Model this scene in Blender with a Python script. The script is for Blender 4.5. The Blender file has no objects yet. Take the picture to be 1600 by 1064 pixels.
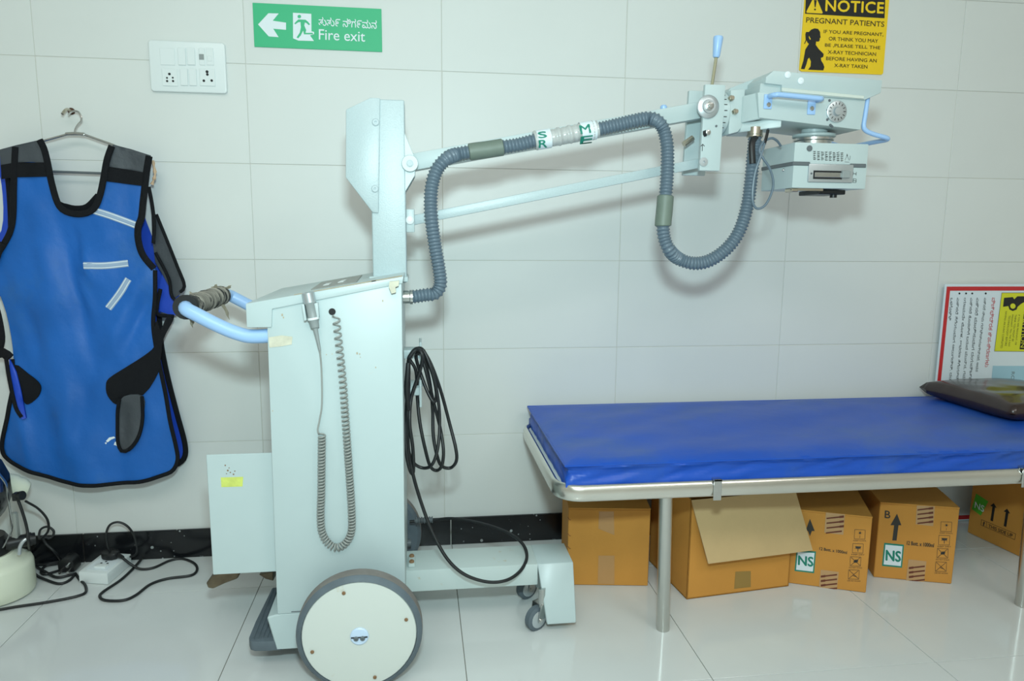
import bpy, bmesh, math, random
from mathutils import Vector as V, Matrix, noise as mnoise
from mathutils.geometry import delaunay_2d_cdt
random.seed(7)
sc = bpy.context.scene
COL = sc.collection
PI = math.pi
# ------------------------------------------------------------------ camera
FPX, YAW, PITCH, ROLL = 1116.87, 0.1322, -0.1525, 0.0088
CAM = V((1.1152, -2.385, 1.0898))
cyw, syw, cp, sp = math.cos(YAW), math.sin(YAW), math.cos(PITCH), math.sin(PITCH)
FW = V((syw*cp, cyw*cp, sp)); R0 = V((cyw, -syw, 0)); U0 = R0.cross(FW)
RT = R0*math.cos(ROLL) + U0*math.sin(ROLL); UP = U0*math.cos(ROLL) - R0*math.sin(ROLL)
cd = bpy.data.cameras.new('camera'); cam = bpy.data.objects.new('camera', cd); COL.objects.link(cam)
cd.sensor_fit = 'HORIZONTAL'; cd.sensor_width = 36; cd.lens = FPX/1600*36; cd.clip_start = .02
M = Matrix((RT, UP, -FW)).transposed().to_4x4(); M.translation = CAM; cam.matrix_world = M
sc.camera = cam
# ------------------------------------------------------------------ light and exposure
sc.view_settings.view_transform = 'Standard'; sc.view_settings.look = 'None'
sc.view_settings.gamma = 1; sc.view_settings.use_curve_mapping = False
sc.view_settings.exposure = 0.05
w = bpy.data.worlds.new('room_world'); sc.world = w; w.use_nodes = True
w.node_tree.nodes['Background'].inputs[0].default_value = (.9, .95, 1, 1)
w.node_tree.nodes['Background'].inputs[1].default_value = .0
def area(name, loc, target, sx, sy, energy, col, shape='RECTANGLE'):
    l = bpy.data.lights.new(name, 'AREA'); l.shape = shape; l.size = sx; l.size_y = sy
    l.energy = energy; l.color = col
    o = bpy.data.objects.new(name, l); COL.objects.link(o); o.location = loc
    o.rotation_euler = (V(target)-V(loc)).to_track_quat('-Z', 'Y').to_euler(); return o
area('flash', (1.13, -2.36, 1.40), (1.25, 0, 1.35), .13, .10, 24.5, (.74, 1.0, 1.03))
area('ceiling_lamp_a', (0.4, -2.8, 2.86), (0.4, -2.5, 0), 1.2, 1.0, 18.5, (1, .98, .93))
area('ceiling_lamp_b', (2.9, -2.8, 2.86), (2.9, -2.5, 0), 1.2, 1.0, 21, (1, .98, .93))
area('ceiling_lamp_c', (1.2, -3.3, 2.86), (1.2, -3.3, 0), 1.2, 1.0, 21, (1, .985, .94))

# ------------------------------------------------------------------ helpers
def ray(x, y): return FW + RT*((x-800)/FPX) - UP*((y-532)/FPX)
def at(x, y, Y=None, Z=None, X=None):
    d = ray(x, y)
    if Y is not None: t = (Y-CAM.y)/d.y
    elif Z is not None: t = (Z-CAM.z)/d.z
    else: t = (X-CAM.x)/d.x
    return CAM + d*t
class Plane:
    def __init__(s, P, N): s.P = V(P); s.N = V(N).normalized()
    def on(s, x, y, lift=0):
        d = ray(x, y); return CAM + d*((s.P-CAM).dot(s.N)/d.dot(s.N)) + s.N*lift
def lin(c): return tuple((v/12.92 if v <= .04045 else ((v+.055)/1.055)**2.4) for v in c)
def C8(r, g, b): return lin((r/255, g/255, b/255))
MATS = {}
def mat(name, rgb, rough=.5, metal=0, var=0, vscale=6, bump=0, bscale=60, spec=.5, dirt=None, dscale=5, dlo=.62, dhi=.75, alpha=1, trans=0, rnd=0, coat=0, sss=0, stretch=None):
    m = bpy.data.materials.new(name); m.use_nodes = True; nt = m.node_tree; N = nt.nodes; L = nt.links
    b = N['Principled BSDF']; col = C8(*rgb)
    b.inputs['Base Color'].default_value = (*col, 1); b.inputs['Roughness'].default_value = rough
    b.inputs['Metallic'].default_value = metal; b.inputs['Specular IOR Level'].default_value = spec
    if trans: b.inputs['Transmission Weight'].default_value = trans
    if alpha < 1: b.inputs['Alpha'].default_value = alpha
    if coat: b.inputs['Coat Weight'].default_value = coat
    tc = N.new('ShaderNodeTexCoord'); src = tc.outputs['Object']
    if stretch:
        mp = N.new('ShaderNodeMapping'); mp.inputs['Scale'].default_value = stretch; L.new(src, mp.inputs[0]); src = mp.outputs[0]
    cur = None
    if var or dirt or rnd:
        rgbn = N.new('ShaderNodeRGB'); rgbn.outputs[0].default_value = (*col, 1); cur = rgbn.outputs[0]
    if var:
        n = N.new('ShaderNodeTexNoise'); n.inputs['Scale'].default_value = vscale; n.inputs['Detail'].default_value = 5; L.new(src, n.inputs[0])
        mr = N.new('ShaderNodeMapRange'); mr.inputs[1].default_value = .3; mr.inputs[2].default_value = .7
        mr.inputs[3].default_value = 1-var; mr.inputs[4].default_value = 1+var*.4; L.new(n.outputs[0], mr.inputs[0])
        hs = N.new('ShaderNodeHueSaturation'); L.new(cur, hs.inputs['Color']); L.new(mr.outputs[0], hs.inputs['Value']); cur = hs.outputs[0]
    if rnd:
        oi = N.new('ShaderNodeObjectInfo'); mr = N.new('ShaderNodeMapRange'); mr.inputs[3].default_value = 1-rnd; mr.inputs[4].default_value = 1+rnd
        L.new(oi.outputs['Random'], mr.inputs[0]); hs = N.new('ShaderNodeHueSaturation'); L.new(cur, hs.inputs['Color']); L.new(mr.outputs[0], hs.inputs['Value']); cur = hs.outputs[0]
    if dirt:
        n = N.new('ShaderNodeTexNoise'); n.inputs['Scale'].default_value = dscale; n.inputs['Detail'].default_value = 8; n.inputs['Roughness'].default_value = .65; L.new(src, n.inputs[0])
        mr = N.new('ShaderNodeMapRange'); mr.inputs[1].default_value = dlo; mr.inputs[2].default_value = dhi; L.new(n.outputs[0], mr.inputs[0])
        mx = N.new('ShaderNodeMix'); mx.data_type = 'RGBA'; L.new(mr.outputs[0], mx.inputs[0]); L.new(cur, mx.inputs[6]); mx.inputs[7].default_value = (*C8(*dirt), 1); cur = mx.outputs[2]
    if cur: L.new(cur, b.inputs['Base Color'])
    if bump:
        n = N.new('ShaderNodeTexNoise'); n.inputs['Scale'].default_value = bscale; n.inputs['Detail'].default_value = 4; L.new(src, n.inputs[0])
        bp = N.new('ShaderNodeBump'); bp.inputs['Strength'].default_value = bump; bp.inputs['Distance'].default_value = .01; L.new(n.outputs[0], bp.inputs['Height']); L.new(bp.outputs[0], b.inputs['Normal'])
    MATS[name] = m; return m

ORI = {}
def finish(bm, name, m, smooth=True, ang=35):
    bmesh.ops.recalc_face_normals(bm, faces=bm.faces)
    if smooth:
        c = math.radians(ang)
        for f in bm.faces: f.smooth = True
        for e in bm.edges:
            e.smooth = not (len(e.link_faces) == 2 and e.calc_face_angle(0) > c)
    me = bpy.data.meshes.new(name); bm.to_mesh(me); bm.free()
    if m: me.materials.append(m)
    return me
KEEPW = ('lettering', 'print', 'mark', 'icon', 'chip', 'spot', 'scuff', 'stripe', 'pictogram', 'figure', 'arrow', 'cable', 'cord', 'triangle')
STUFF = ('paint_chip', 'rust_spot', 'staple_mark')
def islands(bm, gap=.0025):
    bm.verts.ensure_lookup_table(); seen = set(); out = []
    for v in bm.verts:
        if v in seen: continue
        st = [v]; seen.add(v); g = []
        while st:
            a = st.pop(); g.append(a)
            for e in a.link_edges:
                q = e.other_vert(a)
                if q not in seen: seen.add(q); st.append(q)
        out.append([g, [min(p.co[k] for p in g) for k in range(3)], [max(p.co[k] for p in g) for k in range(3)]])
    ch = len(out) > 1
    while ch:
        ch = False
        for i in range(len(out)):
            for j in range(i+1, len(out)):
                A, B = out[i], out[j]
                if all(A[1][k]-gap <= B[2][k] and B[1][k]-gap <= A[2][k] for k in range(3)):
                    A[0] += B[0]; A[1] = [min(a, c) for a, c in zip(A[1], B[1])]; A[2] = [max(a, c) for a, c in zip(A[2], B[2])]
                    out.pop(j); ch = True; break
            if ch: break
    return [g for g, _, _ in out]
def part(name, bm, m, parent=None, label=None, smooth=True, ang=35):
    if parent and not any(k in name for k in KEEPW):
        gs = islands(bm)
        if len(gs) > 1:
            first = None
            for g in gs:
                c = bm.copy(); bm.verts.index_update(); c.verts.ensure_lookup_table(); ids = {v.index for v in g}
                bmesh.ops.delete(c, geom=[v for v in c.verts if v.index not in ids], context='VERTS')
                o = part1(name, c, m, parent, label, smooth, ang); first = first or o
            bm.free(); return first
    return part1(name, bm, m, parent, label, smooth, ang)
def part1(name, bm, m, parent=None, label=None, smooth=True, ang=35):
    o_ = ORI[parent.name] if parent else V((0, 0, 0))
    if o_.length: bmesh.ops.translate(bm, verts=bm.verts, vec=-o_)
    me = finish(bm, name, m, smooth, ang)
    o = bpy.data.objects.new(name, me); COL.objects.link(o)
    if parent: o.parent = parent
    ORI[o.name] = o_
    if label: o['label'] = label
    if name in STUFF: o['kind'] = 'stuff'
    return o
def thing(name, label, cat, loc, group=None):
    o = bpy.data.objects.new(name, None); COL.objects.link(o); o.location = loc; o.empty_display_size = .05
    o['label'] = label; o['category'] = cat
    if group: o['group'] = group
    ORI[o.name] = V(loc); return o
def nb(): return bmesh.new()
def merge(bm, t):
    me = bpy.data.meshes.new('t'); t.to_mesh(me); t.free(); bm.from_mesh(me); bpy.data.meshes.remove(me); return bm
def bev(t, off, seg=2):
    if off: bmesh.ops.bevel(t, geom=[e for e in t.edges if len(e.link_faces) == 2 and e.calc_face_angle(0) > .5], offset=off, segments=seg, affect='EDGES', profile=.6)
def bx(bm, x0, x1, y0, y1, z0, z1, b=0, seg=2, MX=None):
    t = nb(); bmesh.ops.create_cube(t, size=1)
    for v in t.verts: v.co = V(((x0+x1)/2+v.co.x*(x1-x0), (y0+y1)/2+v.co.y*(y1-y0), (z0+z1)/2+v.co.z*(z1-z0)))
    bev(t, b, seg)
    if MX: bmesh.ops.transform(t, matrix=MX, verts=t.verts)
    return merge(bm, t)
def extr(bm, pts, vec, b=0, seg=1):
    """prism from a 3D polygon along vec"""
    t = nb(); a = [t.verts.new(V(p)) for p in pts]; c = [t.verts.new(V(p)+V(vec)) for p in pts]
    n = len(pts); t.faces.new(a); t.faces.new(c[::-1])
    for i in range(n): t.faces.new((a[i], c[i], c[(i+1) % n], a[(i+1) % n]))
    bmesh.ops.recalc_face_normals(t, faces=t.faces); bev(t, b, seg)
    return merge(bm, t)
def prism(bm, xz, y0, y1, b=0, seg=1): return extr(bm, [(x, y0, z) for x, z in xz], (0, y1-y0, 0), b, seg)
def cat(pts, step=None, closed=False, n=8):
    """Catmull-Rom resample"""
    P = [V(p) for p in pts]; out = []; m = len(P)
    rng = range(m) if closed else range(m-1)
    for i in rng:
        if closed: a, b, c, d = P[i-1], P[i], P[(i+1) % m], P[(i+2) % m]
        else:
            b, c = P[i], P[i+1]; a = P[i-1] if i else b*2-c; d = P[i+2] if i+2 < m else c*2-b
        k = n if not step else max(2, int((c-b).length/step))
        for j in range(k):
            t = j/k
            out.append(.5*((2*b)+(c-a)*t+(2*a-5*b+4*c-d)*t*t+(3*b-a-3*c+d)*t**3))
    if not closed: out.append(P[-1])
    return out
def even(pts, step):
    out = [pts[0].copy()]; need = step
    for i in range(len(pts)-1):
        a, b = pts[i], pts[i+1]; L = (b-a).length; s = 0
        if L < 1e-9: continue
        while L-s >= need:
            s += need; out.append(a.lerp(b, s/L)); need = step
        need -= (L-s)
    return out
def frames(pts, closed=False, ref=None):
    n = len(pts); T = []
    for i in range(n):
        a = pts[i-1] if (i or closed) else pts[i]; b = pts[(i+1) % n] if (i+1 < n or closed) else pts[i]
        T.append((b-a).normalized())
    F = []; u = None
    for t in T:
        if ref is not None: u = V(ref) - t*V(ref).dot(t)
        elif u is None:
            r = V((0, 0, 1)) if abs(t.z) < .9 else V((1, 0, 0)); u = r - t*r.dot(t)
        else: u = u - t*u.dot(t)
        if u.length < 1e-6: u = t.orthogonal()
        u.normalize(); F.append((t, u, t.cross(u)))
    return F
def tube(bm, pts, r, seg=8, closed=False, ru=None, ref=None, caps=True):
    """r: number or list or function(i); ru: radius along ref axis if flattened"""
    pts = [V(p) for p in pts]; F = frames(pts, closed, ref); rings = []; n = len(pts)
    for i, p in enumerate(pts):
        rr = r(i) if callable(r) else (r[i] if isinstance(r, (list, tuple)) else r)
        ra = ru if ru is not None else rr
        t, u, v = F[i]
        rings.append([bm.verts.new(p + u*(math.cos(a)*ra) + v*(math.sin(a)*rr)) for a in [2*PI*k/seg for k in range(seg)]])
    for i in range(n if closed else n-1):
        A, B = rings[i], rings[(i+1) % n]
        for k in range(seg): bm.faces.new((A[k], A[(k+1) % seg], B[(k+1) % seg], B[k]))
    if not closed and caps: bm.faces.new(rings[0][::-1]); bm.faces.new(rings[-1])
    return bm
def lathe(bm, prof, loc, axis, seg=24):
    """prof: (radius, height) along axis"""
    ax = V(axis).normalized(); u = ax.orthogonal().normalized(); v = ax.cross(u); loc = V(loc); rings = []
    for r, h in prof:
        if r < 1e-6: rings.append([bm.verts.new(loc+ax*h)])
        else: rings.append([bm.verts.new(loc+ax*h+(u*math.cos(2*PI*k/seg)+v*math.sin(2*PI*k/seg))*r) for k in range(seg)])
    for A, B in zip(rings, rings[1:]):
        for k in range(seg):
            k2 = (k+1) % seg
            if len(A) == 1 and len(B) == 1: continue
            if len(A) == 1: bm.faces.new((A[0], B[k2], B[k]))
            elif len(B) == 1: bm.faces.new((A[k], A[k2], B[0]))
            else: bm.faces.new((A[k], A[k2], B[k2], B[k]))
    if len(rings[0]) > 1: bm.faces.new(rings[0][::-1])
    if len(rings[-1]) > 1: bm.faces.new(rings[-1])
    return bm
def disc(bm, loc, axis, r, h, seg=20, b=.0):
    pr = [(r, 0), (r, h-b), (r-b, h)] if b else [(r, 0), (r, h)]
    return lathe(bm, pr, loc, axis, seg)
def screw(bm, loc, axis, r=.006, h=.003, seg=12): return lathe(bm, [(r, 0), (r, h*.5), (r*.75, h), (r*.3, h), (r*.25, h*.5), (0, h*.5)], loc, axis, seg)
def text_bm(body, bold=0, spacing=1, depth=0):
    cu = bpy.data.curves.new('t', 'FONT'); cu.body = body; cu.offset = bold; cu.space_character = spacing; cu.resolution_u = 3
    cu.extrude = depth
    ob = bpy.data.objects.new('t', cu); COL.objects.link(ob)
    me = bpy.data.meshes.new_from_object(ob); bpy.data.objects.remove(ob); bpy.data.curves.remove(cu)
    bm = nb(); bm.from_mesh(me); bpy.data.meshes.remove(me); return bm
def fit(bm, TL, TR, BL):
    if not bm.verts: return bm
    xs = [v.co.x for v in bm.verts]; ys = [v.co.y for v in bm.verts]
    x0, x1, y0, y1 = min(xs), max(xs), min(ys), max(ys); TL, TR, BL = V(TL), V(TR), V(BL)
    for v in bm.verts:
        a = (v.co.x-x0)/(x1-x0 or 1); c = (y1-v.co.y)/(y1-y0 or 1); v.co = TL+(TR-TL)*a+(BL-TL)*c
    return bm
def print_text(bm, pl, body, TL, TR, BL, lift=.0008, bold=0, spacing=1):
    q = [pl.on(*p, lift) for p in (TL, TR, BL)]; u = (q[1]-q[0]).normalized(); v = (q[2]-q[0]).normalized(); h = (q[2]-q[0]).length*bold*.9
    for k, (a, c) in enumerate(((0, 0), (1, 0), (-1, 0), (0, 1), (0, -1)) if bold else ((0, 0),)):
        t = text_bm(body, 0, spacing); d = u*(a*h)+v*(c*h)+pl.N*(k*.00007); fit(t, q[0]+u*h+d, q[1]-u*h+d, q[2]+u*h+d); merge(bm, t)
    return bm
def poly(bm, pl, pts, lift=.0008):
    vs = [bm.verts.new(pl.on(x, y, lift)) for x, y in pts]; bm.faces.new(vs); return bm
def circ(bm, pl, c, r, lift=.0008, seg=16, ry=None):
    return poly(bm, pl, [(c[0]+r*math.cos(2*PI*k/seg), c[1]+(ry or r)*math.sin(2*PI*k/seg)) for k in range(seg)], lift)
def line(bm, pl, a, b, wd, lift=.0008):
    d = V((b[0]-a[0], b[1]-a[1])); n = V((-d.y, d.x)).normalized()*wd/2
    return poly(bm, pl, [(a[0]+n.x, a[1]+n.y), (b[0]+n.x, b[1]+n.y), (b[0]-n.x, b[1]-n.y), (a[0]-n.x, a[1]-n.y)], lift)
def frame(bm, pl, q, wd, lift=.0008):
    for i in range(4): line(bm, pl, q[i], q[(i+1) % 4], wd, lift)
def zo(off, s): return lambda *p: [(off[0]+x/s, off[1]+y/s) for x, y in p]

# ------------------------------------------------------------------ materials
WALL = mat('wall_tile_glaze', (219, 223, 220), .42, var=.03, vscale=2, rnd=.012, dirt=(186, 182, 172), dscale=2.2, dlo=.68, dhi=.9, spec=.35)
GROUT = mat('grout', (204, 204, 196), .9)
FLOORT = mat('floor_tile_polished', (214, 218, 217), .09, var=.03, vscale=5, rnd=.01, spec=.45)
PLASTER = mat('plaster', (228, 228, 222), .9)
PAINT = mat('machine_enamel', (184, 200, 201), .38, var=.02, vscale=9, dirt=(196, 196, 186), dscale=9, dlo=.70, dhi=.8)
PAINTG = mat('hammered_enamel', (178, 195, 198), .36, var=.05, vscale=260, bump=.06, bscale=300)
PAINTW = mat('wheel_enamel', (204, 210, 204), .45, dirt=(186, 176, 150), dscale=14, dlo=.66, dhi=.78)
PAINTR = mat('rusty_enamel', (192, 206, 204), .45, dirt=(178, 156, 110), dscale=24, dlo=.64, dhi=.78)
BLUEP = mat('pale_blue_enamel', (160, 196, 238), .32)
RUBG = mat('grey_rubber', (92, 104, 112), .65, var=.12, vscale=30)
TREAD = mat('worn_tread_rubber', (128, 124, 120), .8, var=.15, vscale=40)
GROUTF = mat('floor_grout', (120, 118, 108), .9)
HOSE = mat('hose_plastic', (98, 115, 128), .36)
COLLAR = mat('olive_rubber', (108, 122, 112), .5, var=.06, vscale=50)
CLEAR = mat('sticky_tape', (222, 226, 224), .22, trans=.35, var=.08, vscale=40)
GREENI = mat('green_print', (22, 128, 108), .6)
STEEL = mat('steel', (200, 202, 200), .25, 1, var=.05, vscale=30)
STEELB = mat('brushed_steel', (205, 205, 200), .28, 1, var=.06, vscale=20, stretch=(1, 1, .08))
RAILM = mat('rail_steel', (222, 220, 212), .26, 1, var=.05, vscale=12)
NICKEL = mat('nickel', (196, 188, 172), .3, 1)
ALU = mat('aluminium', (196, 204, 208), .4, .8)
BOLTG = mat('grey_bolt', (176, 192, 196), .45)
HUBM = mat('hub_enamel', (196, 216, 238), .3)
DARK = mat('dark_hole', (24, 26, 28), .7)
BLACKP = mat('black_plastic', (22, 24, 26), .4)
CABLE = mat('black_cable', (26, 29, 31), .45)
CORDG = mat('grey_cord', (150, 154, 150), .45)
GREYP = mat('grey_plastic', (142, 150, 150), .45)
DGREY = mat('dark_grey_plastic', (96, 104, 108), .5)
MASK = mat('masking_tape', (206, 204, 184), .7, var=.15, vscale=60)
WORN = mat('worn_edge', (196, 184, 160), .7, var=.25, vscale=50)
PADM = mat('keypad_film', (138, 140, 134), .4, var=.1, vscale=40)
GRIP = mat('grip_wrap_tape', (150, 146, 136), .6, var=.6, vscale=22, stretch=(.7, 4, .7), dirt=(40, 40, 42), dscale=16, dlo=.5, dhi=.56)
GRIPB = mat('torn_tape', (168, 160, 140), .8, var=.3, vscale=60)
WHITEP = mat('white_plastic', (226, 234, 234), .3)
WHITEI = mat('white_ink', (226, 236, 240), .6)
BLACKI = mat('black_ink', (26, 26, 26), .6)
CHARI = mat('charcoal_ink', (52, 50, 46), .7)
BROWNI = mat('brown_ink', (104, 52, 34), .7)
TEXTB = mat('sign_text_brown', (62, 52, 24), .6)
SGREEN = mat('sign_green', (52, 182, 128), .45)
SYEL = mat('sign_yellow', (246, 206, 28), .45)
SYEL2 = mat('sticker_yellow', (216, 216, 44), .5)
REDI = mat('red_ink', (198, 44, 48), .5)
POSTW = mat('poster_white', (218, 230, 236), .45)
POSTB = mat('poster_blue', (160, 200, 216), .45)
LIME = mat('lime_sticker', (208, 220, 110), .6, var=.15, vscale=60)
RUST = mat('rust_stain', (134, 104, 74), .8)
BLUEF = mat('apron_blue', (26, 100, 184), .5, var=.14, vscale=5, bump=.45, bscale=14, spec=.35, dirt=(58, 106, 156), dscale=3.5, dlo=.55, dhi=.9)
BLUEB = mat('apron_blue_lining', (18, 70, 190), .5, bump=.2, bscale=18)
BLACKF = mat('black_binding', (20, 22, 26), .85, bump=.2, bscale=300, spec=.2)
GREYF = mat('grey_nylon', (66, 72, 78), .6, var=.15, vscale=12, bump=.4, bscale=30)
TAPEW = mat('silver_reflective_tape', (150, 172, 198), .5)
BEIGE = mat('torn_foam', (206, 176, 146), .9, var=.2, vscale=80)
MATT = mat('vinyl_blue', (14, 78, 182), .42, var=.08, vscale=7, bump=.35, bscale=9, dirt=(64, 96, 150), dscale=3, dlo=.5, dhi=.85)
PILL = mat('brown_vinyl', (48, 31, 27), .26, var=.15, vscale=6, bump=.15, bscale=14, coat=.2)
CARD = mat('cardboard', (200, 140, 60), .8, var=.05, vscale=10, bump=.05, bscale=90)
CARDL = mat('cardboard_inside', (196, 168, 122), .85, var=.04, vscale=10, bump=.06, bscale=60)
PTAPE = mat('packing_tape', (186, 148, 104), .3, spec=.5)
TAPEO = mat('clear_tape_on_card', (186, 140, 88), .25)
DECK = mat('bed_deck_white', (206, 216, 214), .5)
TANK = mat('tank_plastic', (222, 228, 208), .35, var=.03, vscale=8)
FIN = mat('black_gloss', (16, 20, 28), .2)
FINB = mat('navy_gloss', (16, 40, 82), .3)
GRAN = mat('black_granite', (22, 24, 27), .18)
def granite():
    nt = GRAN.node_tree; N = nt.nodes; L = nt.links; tc = N.new('ShaderNodeTexCoord'); vo = N.new('ShaderNodeTexVoronoi'); vo.inputs['Scale'].default_value = 52
    L.new(tc.outputs['Object'], vo.inputs['Vector']); no = N.new('ShaderNodeTexNoise'); no.inputs['Scale'].default_value = 15; L.new(tc.outputs['Object'], no.inputs['Vector'])
    ad = N.new('ShaderNodeMath'); ad.operation = 'MULTIPLY_ADD'; L.new(no.outputs[0], ad.inputs[0]); ad.inputs[1].default_value = -.9; L.new(vo.outputs['Distance'], ad.inputs[2])
    mr = N.new('ShaderNodeMapRange'); mr.inputs[1].default_value = -.42; mr.inputs[2].default_value = -.34; mr.inputs[3].default_value = 1; mr.inputs[4].default_value = 0; L.new(ad.outputs[0], mr.inputs[0])
    mx = N.new('ShaderNodeMix'); mx.data_type = 'RGBA'; L.new(mr.outputs[0], mx.inputs[0]); mx.inputs[6].default_value = (*C8(22, 24, 27), 1); mx.inputs[7].default_value = (*C8(150, 156, 156), 1)
    L.new(mx.outputs[2], N['Principled BSDF'].inputs['Base Color'])
granite()

# ------------------------------------------------------------------ the room
XL, XR, YF, ZC = -1.8, 4.8, -4.2, 2.9
BH = .098; TW, TH = .6, .2988; Z5 = .0946
def struct(name, bm, m):
    o = part(name, bm, m, smooth=False); o['kind'] = 'structure'; return o
wall = struct('wall_back', bx(nb(), XL, XR, .0016, .15, 0, ZC), GROUT)
floor = struct('floor', bx(nb(), XL, XR, YF, .15, -.12, -.002), GROUTF)
struct('ceiling', bx(nb(), XL, XR, YF, .15, ZC, ZC+.1), PLASTER)
struct('wall_left', bx(nb(), XL-.12, XL, YF, .15, -.12, ZC+.1), PLASTER)
struct('wall_right', bx(nb(), XR, XR+.12, YF, .15, -.12, ZC+.1), PLASTER)
struct('wall_front', bx(nb(), XL, XR, YF-.12, YF, -.12, ZC+.1), PLASTER)
G = .0008
tm = finish(bx(nb(), G, TW-G, 0, .008, G, TH-G, .0009, 1), 'wall_tile', WALL, False)
for i in range(-3, 8):
    for j in range(0, 9):
        o = bpy.data.objects.new('wall_tile', tm); COL.objects.link(o); o.parent = wall
        o.location = (TW*i+random.uniform(-.0004, .0004), random.uniform(-.0005, .0003), Z5+TH*j)
FT, FX0, FY0 = .6019, .0209, -.2452
fm = finish(bx(nb(), .0010, FT-.0010, .0010, FT-.0010, -.008, 0, .0004, 1), 'floor_tile', FLOORT, False)
fm2 = finish(bx(nb(), .0010, FT-.0010, .0010, .2472, -.008, 0, .0004, 1), 'floor_tile', FLOORT, False)
for i in range(-3, 8):
    for j in range(-7, 1):
        o = bpy.data.objects.new('floor_tile', fm if j < 0 else fm2); COL.objects.link(o); o.parent = floor
        o.location = (FX0+FT*i, FY0+FT*j, 0)
bb = struct('baseboard_back', bx(nb(), XL, XR, -.004, .002, 0, .093), GROUT)
gm = finish(bx(nb(), .001, 1.198, -.012, -.003, 0, BH, .0012, 1), 'granite_panel', GRAN, False)
for i in range(-1, 4):
    o = bpy.data.objects.new('granite_panel', gm); COL.objects.link(o); o.parent = bb; o.location = (.022+1.2*(i-0), 0, 0)

# ------------------------------------------------------------------ wall signs
WP = Plane((0, 0, 0), (0, -1, 0))
t = thing('exit_sign', 'green and white fire exit sign with running figure and left arrow', 'sign', (.821, -.002, 1.64))
SX0, SX1, SZ0, SZ1 = .629, 1.014, 1.639, 1.766
part('sign_board', bx(nb(), SX0, SX1, -.004, -.0006, SZ0, SZ1, .0006, 1), SGREEN, t)
SP = Plane((0, -.004, 0), (0, -1, 0)); z = zo((220, 0), 4)
b = nb(); poly(b, SP, z((733, 153), (798, 83), (862, 85), (825, 130), (908, 142), (908, 187), (828, 180), (862, 233), (800, 228))); part('arrow', b, WHITEI, t, smooth=False)
b = nb(); poly(b, SP, z((951, 80), (1066, 87), (1067, 196), (1083, 200), (1083, 214), (1058, 222), (1083, 257), (985, 254), (952, 240))); part('doorway_pictogram', b, WHITEI, t, smooth=False)
b = nb(); zc = z((991, 104))[0]; circ(b, SP, zc, 2.8, .0012)
poly(b, SP, z((985, 122), (1030, 124), (1045, 136), (1058, 153), (1050, 158), (1036, 145), (1026, 140), (1022, 160), (1034, 188), (1030, 206), (1076, 206), (1076, 215), (1020, 215), (1015, 192), (1000, 222), (984, 240), (974, 234), (994, 205), (1001, 170), (998, 138), (984, 140), (966, 153), (960, 147), (972, 134)), .0012)
part('running_figure', b, SGREEN, t, smooth=False)
b = nb()
print_text(b, SP, 'ತುತು೯ ನಿಗ೯ಮನ', *z((1112, 106), (1475, 128), (1112, 160)), bold=.012)
print_text(b, SP, 'Fire exit', *z((1113, 183), (1402, 197), (1113, 248)), bold=.006)
part('lettering', b, WHITEI, t, smooth=False)

t = thing('notice_sign', 'yellow and black pregnancy notice sign on the wall above the machine head', 'sign', (2.56, -.002, 1.631))
b = nb(); prism(b, [(2.413, 1.631), (2.706, 1.631), (2.711, 1.636), (2.711, 1.935), (2.706, 1.94), (2.413, 1.94), (2.408, 1.935), (2.404, 1.636)], -.004, -.0006)
part('sign_board', b, SYEL, t, smooth=False)
z = zo((1220, 0), 8)
b = nb(); poly(b, SP, z((302, 172), (1295, 229), (1312, -200), (322, -215))); part('black_band', b, BLACKI, t, smooth=False)
b = nb(); poly(b, SP, z((425, -45), (438, -38), (522, 160), (512, 171), (322, 161), (316, 148), (412, -38)), .0012)
print_text(b, SP, 'NOTICE', *z((558, 0), (1290, 33), (552, 138)), lift=.0012, bold=.04, spacing=1.06); part('warning_triangle', b, SYEL, t, smooth=False)
b = nb(); poly(b, SP, z((412, 2), (446, 4), (432, 92), (420, 92)), .0018); circ(b, SP, z((424, 120))[0], 1.5, .0018)
part('exclamation_mark', b, BLACKI, t, smooth=False)
b = nb()
poly(b, SP, z((350, 400), (380, 370), (420, 355), (465, 362), (490, 400), (492, 440), (497, 470), (485, 480), (485, 505), (470, 520), (440, 520), (435, 560), (470, 610), (515, 655), (535, 675), (530, 710), (500, 725), (505, 760), (530, 800), (543, 840), (530, 880), (340, 872), (370, 830), (375, 770), (355, 720), (335, 740), (320, 800), (295, 865), (250, 862), (280, 760), (295, 680), (305, 620), (330, 580), (350, 550), (330, 530), (320, 505), (300, 550), (290, 545), (310, 500), (305, 430), (315, 400)))
part('woman_silhouette', b, BLACKI, t, smooth=False)
b = nb(); poly(b, SP, z((350, 448), (372, 490), (362, 500), (348, 470)), .0014); part('hair_gap', b, SYEL, t, smooth=False)
b = nb()
for s, q in (('PREGNANT PATIENTS', ((318, 216), (1295, 272), (314, 282))), ('IF YOU ARE PREGNANT,', ((537, 372), (1282, 412), (535, 420))), ('OR THINK YOU MAY', ((600, 460), (1216, 492), (598, 505))),
             ('BE ,PLEASE TELL THE', ((552, 542), (1242, 578), (550, 588))), ('X-RAY TECHNICIAN', ((588, 628), (1190, 656), (586, 672))), ('BEFORE HAVING AN', ((567, 708), (1198, 738), (565, 752))), ('X-RAY TAKEN', ((668, 795), (1083, 814), (666, 838)))):
    print_text(b, SP, s, *z(*q), bold=.012)
part('lettering', b, TEXTB, t, smooth=False)

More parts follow.
